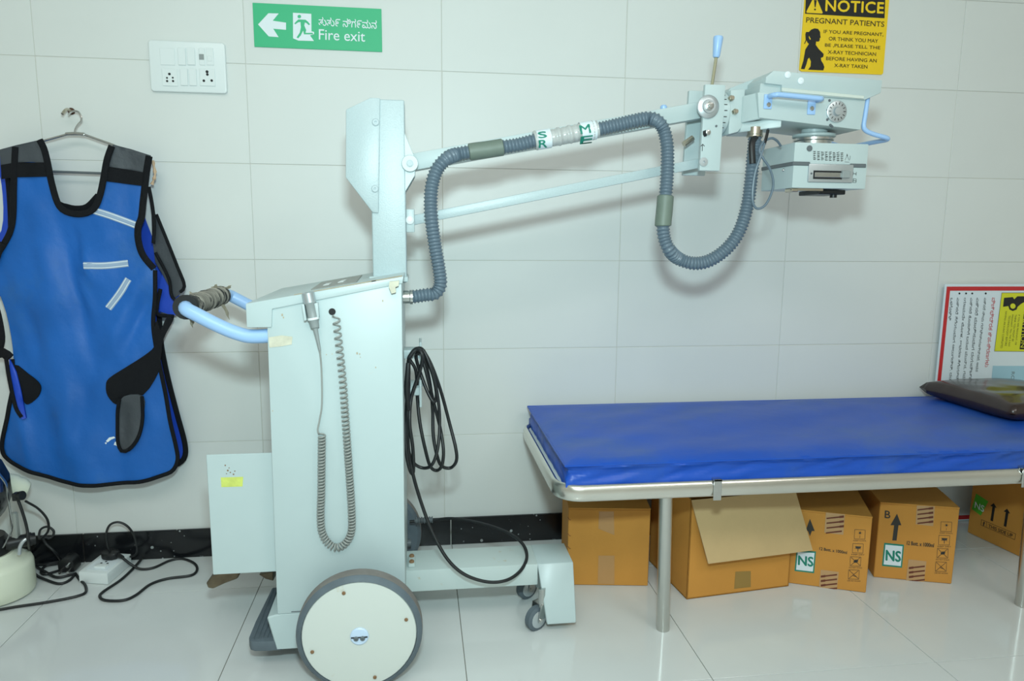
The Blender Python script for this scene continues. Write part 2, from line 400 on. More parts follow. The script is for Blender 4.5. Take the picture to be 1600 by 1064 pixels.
# switch plate
t = thing('switch_plate', 'white electrical plate with rocker switches and two sockets on the wall', 'switch', (.433, -.002, 1.497))
b = nb(); prism(b, [(.329, 1.497), (.538, 1.497), (.544, 1.503), (.544, 1.639), (.538, 1.645), (.329, 1.645), (.323, 1.639), (.323, 1.503)], -.012, -.0006, .004, 3)
part('plate', b, WHITEP, t)
PP = Plane((0, -.012, 0), (0, -1, 0)); z = zo((220, 0), 4)
def mod(x0, y0, x1, y1, h=.0025):
    a = PP.on(*z((x0, y0))[0]); c = PP.on(*z((x1, y1))[0]); bm = nb(); bx(bm, a.x, c.x, -.012-h, -.0118, c.z, a.z, .0008, 1); return bm
part('blank_switch', mod(118, 300, 216, 409), WHITEP, t); 
for q in ((231, 300, 285, 409), (288, 298, 343, 408), (246, 430, 298, 536), (301, 430, 353, 537)):
    part('rocker_switch', mod(*q, .0045), WHITEP, t)
part('fan_module', mod(362, 300, 404, 409), WHITEP, t); part('fan_module', mod(407, 299, 458, 409), WHITEP, t)
for x0, ps in ((132, ((181, 464, 7), (166, 488, 5), (202, 487, 5), (167, 508, 6), (204, 508, 6))), (366, ((416, 450, 8), (418, 467, 7), (396, 506, 7), (445, 505, 7)))):
    s = part('socket', mod(x0, 429, x0+102, 540, .003), WHITEP, t)
    b = nb()
    for x, y, r in ps: disc(b, PP.on(*z((x, y))[0], .0022), (0, -1, 0), r/4/459, .0016, 10)
    part('socket_hole', b, DARK, s)
b = nb(); a = PP.on(*z((381, 357))[0]); bx(b, a.x-.007, a.x+.007, -.0155, -.013, a.z-.008, a.z+.008); part('indicator', b, GREYP, t)
b = nb(); a = PP.on(*z((432, 368))[0]); bx(b, a.x-.006, a.x+.006, -.016, -.013, a.z-.008, a.z+.008, .001, 1); part('indicator', b, WHITEP, t)

# poster leaning against the wall behind the bed
t = thing('poster_board', 'white warning poster with red border turned sideways against the wall', 'poster', (3.3, -.03, .0))
PX0, PX1 = 3.012, 3.66
b = nb(); bx(b, PX0, PX1, -.022, -.016, .002, .912, .001, 1); part('board', b, POSTW, t, smooth=False)
QP = Plane((0, -.022, 0), (0, -1, 0))
b = nb()
bx(b, PX0+.006, PX1-.006, -.0228, -.022, .888, .903); bx(b, PX0+.006, PX1-.006, -.0228, -.022, .008, .024)
bx(b, PX0+.006, PX0+.02, -.0228, -.022, .024, .888); bx(b, PX1-.02, PX1-.006, -.0228, -.022, .024, .888)
part('red_border', b, REDI, t, smooth=False)
z = zo((1420, 430), 4.256)
b = nb(); poly(b, QP, z((617, 117), (900, 117), (890, 508), (568, 505))); part('caution_panel', b, SYEL2, t, smooth=False)
b = nb(); frame(b, QP, z((617, 117), (900, 117), (890, 508), (568, 505)), .5, .0012)
poly(b, QP, z((632, 150), (690, 145), (700, 160), (720, 140), (790, 140), (785, 178), (770, 176), (745, 190), (722, 210), (715, 228), (690, 238), (668, 228), (660, 205), (625, 210)), .0012)
poly(b, QP, z((765, 240), (830, 240), (815, 495), (735, 492)), .0012); part('black_print', b, BLACKI, t, smooth=False)
b = nb(); circ(b, QP, z((690, 205))[0], 4.2, .0016); part('belly_pictogram', b, SYEL2, t, smooth=False)
def side_text(bm, pl, s, top, bot, wd, lift=.001, bold=0):
    """line that reads downwards: top, bot = px ends of its baseline side (left); wd = px glyph height"""
    t = text_bm(s, 0); TL = pl.on(top[0]+wd, top[1], lift); TR = pl.on(bot[0]+wd, bot[1], lift); BL = pl.on(top[0], top[1], lift)
    fit(t, TL, TR, BL); return merge(bm, t)
zz = lambda x, y: z((x, y))[0]
b = nb()
for s, a, c in (('IF YOU ARE PREGNANT, OR', (726, 262), (702, 465)), ('THINK YOU MIGHT BE', (704, 262), (683, 440)), ('PREGNANT, TELL THE X-RAY', (682, 262), (658, 475)), ('TECHNOLOGIST BEFORE', (662, 268), (636, 470)), ('HAVING AN X-RAY COMPLETED', (640, 240), (608, 485))):
    side_text(b, QP, s, zz(*a), zz(*c), 3.0)
part('small_lettering', b, BLACKI, t, smooth=False)
b = nb(); side_text(b, QP, 'CAUTION', zz(752, 250), zz(740, 480), 6.5, .0018, .03); part('caution_lettering', b, SYEL2, t, smooth=False)
b = nb(); poly(b, QP, z((558, 602), (900, 604), (880, 900), (530, 900))); part('blue_panel', b, POSTB, t, smooth=False)
b = nb(); side_text(b, QP, 'ROOM', zz(682, 642), zz(672, 760), 5); side_text(b, QP, 'DO NOT ENTER', zz(722, 694), zz(705, 900), 5); part('panel_lettering', b, DGREY, t, smooth=False)
b = nb(); side_text(b, QP, 'ವಿಚ್ಛಿದ್ರಕ ಕ್ಷ-ಕಿರಣಗಳು', zz(548, 148), zz(500, 610), 7, .001, .01); part('red_lettering', b, REDI, t, smooth=False)
b = nb()
for s, a, c in (('ಎಕ್ಸರೆ ನೀವು ಗರ್ಭಿಣಿಯಾಗಿದ್ದರೆ, ಅದನ', (498, 150), (440, 640)), ('ಎಕ್ಸರೆ ಮಾಡಿಸುವಾಗ ದಯವಿಟ್ಟು', (450, 150), (395, 720)), ('ಎಕ್ಸರೆ ಕೊಠಡಿಗೆ ಬರುವ ಮುನ್ನ, ಗಮನ', (407, 150), (352, 720)), ('ಯಾವುದೇ ಲೋಹ, ಆಭರಣ ತೆಗೆಯಿರಿ', (364, 150), (310, 700)), ('ಎಕ್ಸರೆ ತೆಗೆಯುವಾಗ ಅಲುಗದಿರಿ, ದಯ', (318, 150), (262, 720)), ('ಒಳಗೊಳ್ಳಿ', (276, 150), (262, 300))):
    side_text(b, QP, s, zz(*a), zz(*c), 4.6)
for x in (511, 421, 380, 336): circ(b, QP, zz(x, 121), 1.5)
part('body_lettering', b, BLACKI, t, smooth=False)

# ------------------------------------------------------------------ mobile x-ray machine
MA = thing('mobile_xray_machine', 'white mobile x-ray machine with column, long arm and grey hose', 'x-ray machine', (.97, -.49, 0))
YN, YB = -.70, -.28
# base
b = nb(); prism(b, [(.741, .150), (.760, .062), (1.07, .062), (1.07, .155), (.775, .158)], YN+.002, YB-.002, .003, 1); part('base_box', b, PAINT, MA)
b = nb(); prism(b, [(.7665, .158), (1.0765, .158), (1.079, .968), (.786, .911), (.772, .866)], YN, YB, .003, 2); part('cabinet', b, PAINT, MA)
b = nb(); prism(b, [(.728, .921), (.728, .866), (.783, .866), (.786, .908), (1.081, .966), (1.084, .983)], YN-.005, YB+.005, .003, 2); part('control_panel', b, PAINT, MA)
TOPN = V((-.062, 0, .356)).normalized(); TPL = Plane((.728, 0, .921), TOPN)
b = nb(); P_ = [TPL.on(*q) for q in ((486, 453.5), (557, 441.5), (566, 430.5), (503, 441.5))]; extr(b, P_, TOPN*.002); part('keypad', b, PADM, MA, 'grey keypad film')
b = nb()
for q in (((505, 447.5), (514, 446), (519, 443), (510, 444.5)), ((528, 443), (537, 441.5), (543, 438), (534, 439.5))): extr(b, [TPL.on(*p, .002) for p in q], TOPN*.001)
part('key', b, WHITEP, MA)
b = nb()
for (xa, xb, ww) in ((.835, .94, .012), (.94, 1.02, .02), (1.01, 1.08, .03)):
    za = .921+(xa-.728)*.1742; zb = .921+(xb-.728)*.1742
    extr(b, [(xa, YN-.004, za), (xb, YN-.004, zb), (xb, YN+ww, zb), (xa, YN+ww*.6, za)], (0, 0, .0012))
part('worn_edge_strip', b, WORN, MA, 'brown worn edge of the panel')
FP = Plane((0, YN, 0), (0, -1, 0)); FPL = Plane((0, YN-.005, 0), (0, -1, 0))
def patch(name, pl, pts, m, lift=.0012, label=None): 
    bm = nb(); extr(bm, [pl.on(*p, .0001) for p in pts], pl.N*lift); return part(name, bm, m, MA, label, smooth=False)
patch('tape_patch', FP, ((420, 527), (440, 524), (457, 526), (456, 538), (440, 541), (421, 543)), MASK, label='yellowed masking tape')
patch('tape_patch', FPL, ((609, 439.5), (624, 438), (623, 446), (618, 448), (619, 456), (612, 458), (608, 448)), MASK, .013, 'yellowed masking tape')
b = nb()
for x, y, r in ((441, 492, 1.6), (443, 496, 1.2), (558, 552, 1.5), (562, 553, 1.1), (587, 574, 1), (598, 470, 1.3), (563, 558, .7), (510, 554, .8), (519, 553, .7), (426, 642, .8)): circ(b, FP, (x, y), r, .0006, 7, r*1.4)
part('paint_chip', b, WORN, MA, smooth=False)
b = nb(); bx(b, .8, 1.073, YN-.0008, YN+.001, .1615, .1635); part('seam', b, DGREY, MA, smooth=False)
# handle with the wrapped grip
hp = [(.80, -.68, .845), (.735, -.68, .842), (.700, -.68, .850), (.66, -.68, .868), (.615, -.68, .893), (.592, -.675, .905), (.586, -.655, .909), (.586, -.6, .909), (.586, -.5, .909), (.586, -.38, .909), (.588, -.335, .908), (.596, -.31, .904), (.615, -.305, .893), (.66, -.305, .868), (.700, -.305, .85), (.735, -.305, .842), (.80, -.305, .845)]
b = nb(); tube(b, cat(hp, n=5), .0165, 14); part('push_handle', b, BLUEP, MA, 'pale blue tubular push handle')
H_ = part('grip_wrap', tube(nb(), even([V((.586, -.655, .909)), V((.586, -.345, .909))], .004), lambda i: .0235+.0028*math.sin(i*1.05)+.0015*math.sin(i*.37+1), 18), GRIP, MA, 'worn taped grip on the handle')
part('grip_collar', lathe(nb(), [(.017, 0), (.028, 0), (.029, .006), (.027, .014), (.0, .014)], (.586, -.668, .909), (0, 1, 0), 20), DARK, H_)
b = nb()
for (x, z_, y, dx, dz, dy) in ((.574, .930, -.57, -.010, .006, .012), (.586, .934, -.43, .006, .010, .008), (.600, .928, -.37, .012, .008, .014), (.604, .89, -.42, .012, -.042, .01), (.592, .888, -.66, .003, -.028, .004), (.575, .888, -.64, .0, -.010, .012)):
    a = V((x, y, z_)); d = V((dx, dy, dz)); s = V((.004, .010, -.003))
    extr(b, [a-s, a+s*.8, a+s*1.1+d*.5, a+s*.3+d*.8, a+s*.2+d, a-s*.4+d*.7, a-s*.2+d*.4], (0, .0012, .001))
part('loose_tape', b, GRIPB, H_)
# cassette holder at the left end
b = nb(); bx(b, .612, .766, -.665, -.661, .252, .556, .0012, 1); bx(b, .612, .616, -.661, -.32, .252, .42); bx(b, .612, .766, -.661, -.32, .252, .256); bx(b, .612, .766, -.324, -.32, .252, .40)
CS = part('cassette_bin', b, PAINT, MA)
CPL = Plane((0, -.665, 0), (0, -1, 0)); b = nb(); extr(b, [CPL.on(*p) for p in ((345, 746), (380, 745), (379, 760), (346, 761))], (0, -.0006, 0)); part('lime_sticker', b, LIME, CS, smooth=False)
b = nb()
for x, y, r in ((352, 727, 1.2), (356, 735, 1.5), (360, 738, 1.1), (365, 741, 1.3), (358, 731, .9), (367, 736, 1), (354, 740, .8)): circ(b, CPL, (x, y), r, .0006, 7)
part('rust_spot', b, RUST, CS, smooth=False)
# brake pedals and step
for q, L_ in ((((325, 919), (322, 911), (333, 900), (345, 897), (374, 897), (371, 904), (350, 912), (333, 920)), 0), (((404, 898), (427, 893), (427, 908), (415, 905)), 0)):
    b = nb(); extr(b, [at(x, y, Y=-.50) for x, y in q], (.005, .10, .0), .002, 1); part('pedal', b, mat('pedal_steel_%d' % L_, (120, 108, 88), .4, .6, var=.3, vscale=40), MA, 'brown tarnished brake pedal')
b = nb(); tube(b, [(.60, -.44, .150), (.70, -.43, .155), (.78, -.43, .152)], .007, 8); part('pedal_rod', b, STEEL, MA)
b = nb(); ST = [(.698, -.42), (.690, -.60), (.690, -.670), (.696, -.687), (.708, -.694), (.74, -.697), (.775, -.697), (.775, -.42)]
extr(b, [(x, y, .060) for x, y in ST], (0, 0, .026), .004, 2); SG = part('foot_step', b, RUBG, MA, 'grey ribbed rubber foot step')
b = nb()
for k in range(7): x = .703+k*.011; tube(b, [(x, -.43, .0865), (x, -.682, .0865)], .0025, 6)
part('step_rib', b, RUBG, SG)
# wheels
def wheel(x, y_out, s):
    n = V((0, -s, 0)); R_ = .1465; c = V((x, y_out, R_))
    b = nb(); lathe(b, [(.05, -.05), (R_-.010, -.050), (R_, -.042), (R_, -.010), (R_-.008, -.001), (R_-.012, .001), (R_-.013, -.006), (.05, -.006)], c, n, 64)
    W_ = part('wheel', b, RUBG, MA)
    b = nb(); lathe(b, [(R_+.0006, -.041), (R_+.0012, -.03), (R_+.0012, -.022), (R_+.0006, -.011)], c, n, 64); part('tread', b, TREAD, W_)
    b = nb(); lathe(b, [(R_-.0135, -.012), (R_-.0135, -.004), (R_-.015, -.002), (.10, .0), (.023, .0015), (.022, .0015), (0, .0015)], c, n, 56); part('wheel_disc', b, PAINTW, W_)
    b = nb(); lathe(b, [(.0215, .001), (.0215, .004), (.019, .0062), (0, .0070)], c, n, 24); part('hub_cap', b, HUBM, W_)
    b = nb()
    for dx in (-.0075, .0075): screw(b, c+n*.006+V((dx, 0, -.004)), n, .006, .004)
    part('hub_bolt', b, DGREY, W_)
    b = nb(); tube(b, [c+n*.0068+V((-.019, 0, -.001)), c+n*.0068+V((.019, 0, -.001))], .0018, 6); part('hub_slot', b, DARK, W_)
    b = nb()
    for k in range(4):
        a = math.radians(107-90*k); screw(b, c+n*.0008+V((math.cos(a)*.114, 0, math.sin(a)*.114)), n, .0045, .002)
    part('disc_screw', b, RUST, W_)
    return W_
wheel(.971, -.798, 1); wheel(.971, -.192, -1)
b = nb(); tube(b, [(.971, -.745, .1465), (.971, -.245, .1465)], .012, 12); part('axle', b, STEEL, MA)
# front beam and foot
b = nb(); bx(b, 1.07, 1.4372, -.552, -.428, .118, .1795, .003, 2); part('front_beam', b, PAINTR, MA)
b = nb()
fz = [(-.605, .040), (-.552, .180), (-.428, .180), (-.375, .040), (-.375, .028), (-.40, .028), (-.445, .130), (-.535, .130), (-.58, .028), (-.605, .028)]
# crossbar: section in YZ, sloping feet; left and right ends in X
extr(b, [(1.436, y, zz_) for y, zz_ in fz], (.100, 0, 0), .002, 1)
for v in b.verts:
    if v.co.x < 1.45: v.co.x += max(0, .178-v.co.z)*.13
part('front_foot', b, PAINT, MA)
for yc in (-.576, -.404):
    r_ = .034
    CW = part('caster', tube(nb(), [(1.445, yc, .066), (1.445, yc, .12)], .010, 10), STEEL, MA)
    b = nb(); lathe(b, [(.008, -.012), (r_*.75, -.012), (r_, -.008), (r_, .008), (r_*.75, .012), (.008, .012)], (1.430, yc, r_), (.5, -.87, 0), 24); part('caster_tyre', b, RUBG, CW)
    b = nb(); lathe(b, [(.0, -.0145), (.021, -.0145), (.024, -.0125), (.024, .0125), (.021, .0145), (0, .0145)], (1.430, yc, r_), (.5, -.87, 0), 18); part('caster_rim', b, ALU, CW)
    b = nb(); n_ = V((.5, -.87, 0)).normalized()
    for s in (-1, 1):
        o_ = V((1.430, yc, r_))+n_*(.0165*s); u_ = V((.87, .5, 0))
        extr(b, [o_-u_*.006+V((0, 0, -.006)), o_+u_*.006+V((0, 0, -.006)), o_+u_*.03+V((0, 0, .042)), o_+V((0, 0, .042))], n_*(.0025*s))
    tube(b, [V((1.430, yc, r_))-n_*.022, V((1.430, yc, r_))+n_*.022], .004, 8); part('caster_fork', b, STEEL, CW)
b = nb(); bx(b, 1.082, 1.100, -.535, -.475, .180, .190, .003, 2); CL = part('beam_clamp', b, PAINTR, MA)
b = nb()
for y in (-.523, -.488): screw(b, (1.091, y, .190), (0, 0, 1), .007, .006)
part('clamp_bolt', b, RUST, CL)
# column
CY0, CY1 = -.53, -.44
b = nb(); bx(b, 1.003, 1.0885, CY0, CY1, .955, 1.407, .005, 3); part('column', b, PAINTG, MA)
b = nb(); bx(b, .994, 1.092, -.545, -.43, .958, .972, .002, 1); part('column_foot', b, PAINT, MA)
HX = [(at(x, y, Y=-.535).x, at(x, y, Y=-.535).z) for x, y in ((540.5, 171), (579, 152.5), (594, 153), (591.5, 333), (582, 332), (540, 277))]
b = nb(); prism(b, HX, -.536, -.434, .003, 2); HC = part('column_cover', b, PAINTG, MA)
b = nb()
for q in ((587, 191), (586, 295)): p_ = at(*q, Y=-.536); lathe(b, [(.009, 0), (.009, .002), (.007, .0035), (.003, .0035), (.0025, .001), (0, .001)], p_, (0, -1, 0), 18)
part('cover_bolt', b, BOLTG, HC)
b = nb(); yb = -.525
prism(b, [(1.085, 1.335), (1.115, 1.262), (1.112, 1.225), (1.085, 1.18)], -.528, -.520, .001, 1); prism(b, [(1.085, 1.335), (1.115, 1.262), (1.112, 1.225), (1.085, 1.18)], -.452, -.444, .001, 1); part('pivot_bracket', b, PAINT, MA)
pv = at(640.5, 255.5, Y=-.53)
b = nb(); lathe(b, [(.021, -.004), (.021, .006), (.0195, .0075), (0, .0075)], pv, (0, -1, 0), 28); PVD = part('pivot_disc', b, PAINT, MA)
b = nb(); lathe(b, [(.0085, .007), (.0085, .0105), (.003, .0115), (0, .0105)], pv, (0, -1, 0), 16); part('pivot_screw', b, BOLTG, PVD)
b = nb(); bx(b, 1.0885, 1.110, -.515, -.455, 1.083, 1.142, .003, 2); LPV = part('lower_pivot', b, PAINT, MA)
lp = at(640.5, 344, Y=-.515)
part('lower_pivot_pin', lathe(nb(), [(.0105, 0), (.0105, .004), (.009, .005), (.002, .005), (.0018, .003), (0, .003)], lp, (0, -1, 0), 18), WHITEP, LPV)
# arms
def bar(bm, p, q, h, wd, b_=.003):
    p, q = V(p), V(q); d = (q-p).normalized(); n = V((0, 1, 0)); u = d.cross(n); u = u if u.z > 0 else -u
    extr(bm, [p-u*h/2-n*wd/2, p+u*h/2-n*wd/2, p+u*h/2+n*wd/2, p-u*h/2+n*wd/2], q-p, b_, 2); return bm
YA = -.486
A0, A1 = V((1.100, YA, 1.258)), V((1.868, YA, 1.410))
part('upper_arm', bar(nb(), A0, A1, .042, .05), PAINT, MA)
part('lower_arm', bar(nb(), V((1.100, YA, 1.113)), V((1.874, YA, 1.274)), .025, .03), PAINTG, MA)
p_ = at(1022, 170, Y=YA)
part('arm_knob', lathe(nb(), [(.009, 0), (.0095, .008), (.006, .012), (0, .012)], A0.lerp(A1, .87)+V((0, 0, .02)), (0, 0, 1), 14), BLUEP, MA)
# arm end bracket
b = nb(); prism(b, [(1.853, 1.250), (1.909, 1.250), (1.913, 1.468), (1.858, 1.468)], -.542, -.528, .0025, 2); BR = part('arm_end_plate', b, PAINT, MA)
b = nb(); prism(b, [(1.845, 1.245), (1.909, 1.245), (1.913, 1.47), (1.852, 1.47)], -.446, -.432, .0025, 2); part('arm_end_plate', b, PAINT, MA)
EP = Plane((0, -.542, 0), (0, -1, 0))
kc = at(1105.5, 167, Y=-.542)
b = nb(); lathe(b, [(.029, 0), (.0295, .005), (.0275, .007), (.0175, .009), (.0165, .012), (.0, .012)], kc, (0, -1, 0), 36); KN = part('clamp_knob', b, ALU, BR)
b = nb(); lathe(b, [(.011, .013), (.011, .017), (.0085, .0185), (0, .0185)], kc, (0, -1, 0), 6); lathe(b, [(.0065, .0185), (.0065, .027), (0, .028)], kc, (0, -1, 0), 12); part('knob_nut', b, STEEL, BR)
b = nb(); c_ = at(1103, 208, Y=-.542); lathe(b, [(.0065, 0), (.0065, .012), (.004, .013), (0, .013)], c_+V((.002, 0, .001)), (0, -1, 0), 10); part('stop_bolt', b, STEEL, BR)
b = nb(); poly(b, EP, [(1098, 205), (1103, 203), (1105, 207), (1104, 213), (1100, 214), (1098, 210)], .0006); part('slot', b, DARK, BR, smooth=False)
b = nb(); z = zo((980, 40), 4.0926)
line(b, EP, *z((479, 803), (481, 762)), .9); line(b, EP, *z((470, 772), (482, 758)), .9); line(b, EP, *z((494, 772), (482, 758)), .9); part('arrow_mark', b, BLACKI, BR, smooth=False)
c_ = at(1099, 253, Y=-.542); part('lower_washer', lathe(nb(), [(.0115, 0), (.0115, .003), (.003, .0035), (.002, .001), (0, .001)], c_, (0, -1, 0), 20), ALU, BR)
c_ = at(1119, 197, Y=-.542); part('lower_washer', lathe(nb(), [(.003, 0), (.003, .002), (0, .002)], c_, (0, -1, 0), 8), DGREY, BR)
b = nb(); tube(b, [(1.852, -.487, 1.340), (1.826, -.49, 1.322)], .0075, 10); part('limit_pin', b, NICKEL, MA)
lv0, lv1, lv2 = at(1112, 136, Y=-.49), at(1119, 90, Y=-.49), at(1122.5, 57, Y=-.49)
LV = part('lever', tube(nb(), [lv0, lv1], .0042, 10), mat('dull_brass', (178, 176, 150), .35, .8), MA)
d_ = (lv2-lv1)
part('lever_grip', lathe(nb(), [(.007, 0), (.0095, .004), (.0125, d_.length*.8), (.013, d_.length*.93), (.0115, d_.length), (.003, d_.length), (0, d_.length-.002)], lv1, d_, 20), BLUEP, LV)
# rotation joint
YH = -.487
jc = V((1.905, YH, 1.404))
b = nb(); lathe(b, [(.055, 0), (.055, .024), (.052, .026), (0, .026)], jc, (1, 0, 0), 40); part('rotation_disc', b, PAINT, MA)
b = nb(); prism(b, [(1.932, 1.345), (1.958, 1.352), (1.972, 1.37), (1.972, 1.462), (1.932, 1.458)], -.532, -.442, .004, 2); JF = part('joint_flange', b, PAINT, MA)
b = nb()
for q in ((1141, 154), (1147, 175)):
    c_ = at(*q, Y=-.532); lathe(b, [(.0075, 0), (.0075, .009), (.006, .011), (0, .011)], c_, (0, -1, .0), 6); lathe(b, [(.005, .011), (.005, .016), (0, .016)], c_, (0, -1, 0), 10)
part('flange_bolt', b, NICKEL, JF)
b = nb(); 
for k in range(-3, 4):
    a = math.radians(-90+k*16); p_ = jc+V((.012, 0, 0)); bx(b, p_.x-.004, p_.x+.004, p_.y+.0553*math.sin(a)*1-.0006, p_.y+.0553*math.sin(a)+.0006, p_.z+.0553*math.cos(a)-.001, p_.z+.0553*math.cos(a)+.001)
part('scale_mark', b, BLACKI, MA, smooth=False)
# head housing
HN, HB = -.572, -.375
def hp_(x, y, Y=HN): p = at(x, y, Y=Y); return (p.x, p.z)
b = nb(); prism(b, [hp_(1184, 144), hp_(1353, 155), hp_(1345, 203), hp_(1186, 184)], HN, HB, .003, 2)
# neck from joint to housing
q = at(1186, 184, Y=HN)
extr(b, [(1.965, -.535, 1.375), (2.0, HN, 1.381), (2.0, HB, 1.381), (1.965, -.44, 1.375)], (0, 0, .068), .002, 1)
extr(b, [(1.965, -.53, 1.352), (2.06, HN+.004, 1.362), (2.06, HB, 1.362), (1.965, -.44, 1.352)], (0, 0, .024), .002, 1)
HD = part('tube_housing', b, PAINT, MA)
b = nb(); LIDP = [hp_(1197, 120, HN-.006), hp_(1209, 110, HN-.006), hp_(1379, 125, HN-.006), hp_(1377, 145, HN-.006), hp_(1352, 156, HN-.006), hp_(1222, 146, HN-.006), hp_(1222, 133, HN-.006), hp_(1196, 130, HN-.006)]
prism(b, LIDP, HN-.006, HB-.006, .003, 2); part('top_cover', b, PAINT, MA)
b = nb(); prism(b, [hp_(1190, 129), hp_(1224, 132), hp_(1224, 147), hp_(1188, 146)], HN+.004, HB-.01, .002, 1); part('cover_step', b, PAINT, MA)
b = nb(); prism(b, [hp_(1221, 137, HN-.006), hp_(1350, 150, HN-.006), hp_(1349, 155, HN-.006), hp_(1221, 143, HN-.006)], HN-.0085, HN-.004, .001, 1); part('cover_flange', b, mat('flange_enamel', (205, 214, 206), .5), MA)  # flange strip in a slightly paler enamel than the housing
b = nb(); prism(b, [hp_(1136, 146, -.47), hp_(1140, 138, -.47), hp_(1206, 112, -.47), hp_(1214, 112, -.47), hp_(1214, 146, -.47)], -.475, -.43, .002, 1); part('neck_cover', b, PAINT, MA)
b = nb()
LP = Plane((0, HN-.006, 0), (0, -1, 0))
for q in ((1230.5, 117), (1251, 126.5)): lathe(b, [(.0085, 0), (.0085, .002), (.007, .003), (.0015, .0032), (.0012, .002), (0, .002)], LP.on(*q), (0, -1, 0), 16)
part('cover_screw', b, WHITEI, MA)
b = nb()
hl, hr = at(1201, 151, Y=HN), at(1277, 157, Y=HN)
# front bar handle
tube(b, cat([V((hl.x, HN, hl.z)), V((hl.x, HN-.018, hl.z)), V((hl.x+.006, HN-.027, hl.z)), V((hl.x+.02, HN-.029, hl.z)), V((hr.x-.02, HN-.029, hr.z)), V((hr.x-.006, HN-.027, hr.z)), V((hr.x, HN-.018, hr.z)), V((hr.x, HN, hr.z))], n=4), .0065, 12)
FHN = part('front_handle', b, BLUEP, MA, 'pale blue bar handle')
b = nb()
for cx_, cy_ in ((1199.5, 159), (1267.5, 168)): p_ = FP and at(cx_, cy_, Y=HN); bx(b, p_.x-.011, p_.x+.011, HN-.003, HN, p_.z-.018, p_.z+.018, .002, 2)
part('handle_plate', b, BLUEP, FHN)
b = nb()
for q in ((1201, 163.5), (1268.5, 169.5)): screw(b, at(*q, Y=HN-.003), (0, -1, 0), .006, .003)
part('handle_screw', b, STEEL, FHN)
dc = at(1306.5, 174.5, Y=HN)
DL = part('dial', lathe(nb(), [(.0275, 0), (.0275, .004), (.026, .005), (.012, .005), (.0095, .011), (0, .0115)], dc, (0, -1, 0), 36), ALU, MA, 'grey collimator dial')
b = nb()
for k in range(14):
    a = 2*PI*k/14; c_ = dc+V((math.cos(a)*.0205, -.005, math.sin(a)*.0205)); u_ = V((math.cos(a), 0, math.sin(a))); v_ = V((-u_.z, 0, u_.x))
    extr(b, [c_-u_*.003-v_*.0008, c_+u_*.003-v_*.0008, c_+u_*.003+v_*.0008, c_-u_*.003+v_*.0008], (0, -.0006, 0))
part('dial_mark', b, BLACKI, DL, smooth=False)
b = nb()
for q in ((1296, 157), (1293, 172), (1292.5, 187)): screw(b, at(*q, Y=HN), (0, -1, 0), .0035, .002)
lathe(b, [(.0032, 0), (.0032, .014), (0, .014)], at(1297, 195, Y=HN), (0, -1, -.6), 8)
part('housing_screw', b, DGREY, MA)
# blue guard handle on the right
gx = [at(1356, 150, Y=HN+.01), at(1352, 178, Y=HN+.01), at(1349.5, 196, Y=HN+.01), at(1353, 204, Y=HN+.01), at(1366, 210, Y=HN+.01), at(1384, 215, Y=HN+.01)]
tip = at(1390, 217.5, Y=HN+.012)
far = [V((p.x, -.36, p.z)) for p in gx[::-1]]
b = nb(); tube(b, cat(gx+[V((tip.x, HN+.025, tip.z)), V((tip.x, -.49, tip.z)), V((tip.x, -.372, tip.z))]+far, n=5), .0062, 12); part('guard_handle', b, BLUEP, MA, 'pale blue bent guard handle')
# collimator neck
cc = V((2.198, YH, 1.30))
b = nb(); lathe(b, [(.034, .052), (.034, .075), (.0, .075)], cc, (0, 0, 1), 36); lathe(b, [(.050, .046), (.056, .050), (.056, .056), (.04, .060)], cc, (0, 0, 1), 36); part('neck_ring', b, PAINT, MA)
b = nb(); lathe(b, [(.046, .015), (.046, .038), (.052, .040), (.052, .046), (.0, .046)], cc, (0, 0, 1), 36); part('steel_collar', b, STEEL, MA, 'steel collar above the collimator')
# collimator box
KN_, KB = -.575, -.40
ka, kb, kd, ke = at(1243, 221, Y=KN_), at(1357.5, 226, Y=KN_), at(1352, 297, Y=KN_), at(1237, 292, Y=KN_)
KX0, KX1, KZ0, KZ1 = (ka.x+ke.x)/2, (kb.x+kd.x)/2, (kd.z+ke.z)/2, (ka.z+kb.z)/2
b = nb(); bx(b, KX0, KX1, KN_, KB, KZ0, KZ1, .003, 2); KO = part('collimator', b, PAINT, MA)
KP = Plane((0, KN_, 0), (0, -1, 0)); z = zo((1130, 90), 4.432)
b = nb(); zs = at(1240, 256, Y=KN_).z
bx(b, KX0-.003, KX0+.045, KN_-.003, KN_+.002, zs-.004, zs+.006, .0015, 1); bx(b, KX1-.05, KX1-.004, KN_-.003, KN_+.002, zs-.006, zs+.004, .0015, 1); bx(b, KX0-.003, KX0+.002, KN_, KB, zs-.004, zs+.006, .0015, 1)
part('bumper_strip', b, DGREY, KO)
a, c = KP.on(*z((590, 735))[0]), KP.on(*z((880, 868))[0])
b = nb(); bx(b, a.x, c.x+.004, KN_-.004, KN_, c.z, a.z, .003, 2); SL = part('slider_plate', b, ALU, KO)
b = nb(); a, c = KP.on(*z((620, 782))[0]), KP.on(*z((815, 845))[0]); bx(b, a.x, c.x, KN_-.0045, KN_-.003, c.z, a.z); part('slider_window', b, DARK, SL) if False else part('slider_slot', b, DARK, KO)
b = nb(); a, c = KP.on(*z((628, 795))[0]), KP.on(*z((812, 832))[0]); bx(b, a.x, c.x, KN_-.006, KN_-.003, c.z, a.z, .0006, 1); part('slider_scale', b, STEEL, KO)
b = nb(); a, c = KP.on(*z((812, 783))[0]), KP.on(*z((862, 845))[0]); bx(b, a.x, c.x, KN_-.012, KN_-.003, c.z+.003, a.z, .0015, 1); part('slider_tab', b, GREYP, KO)
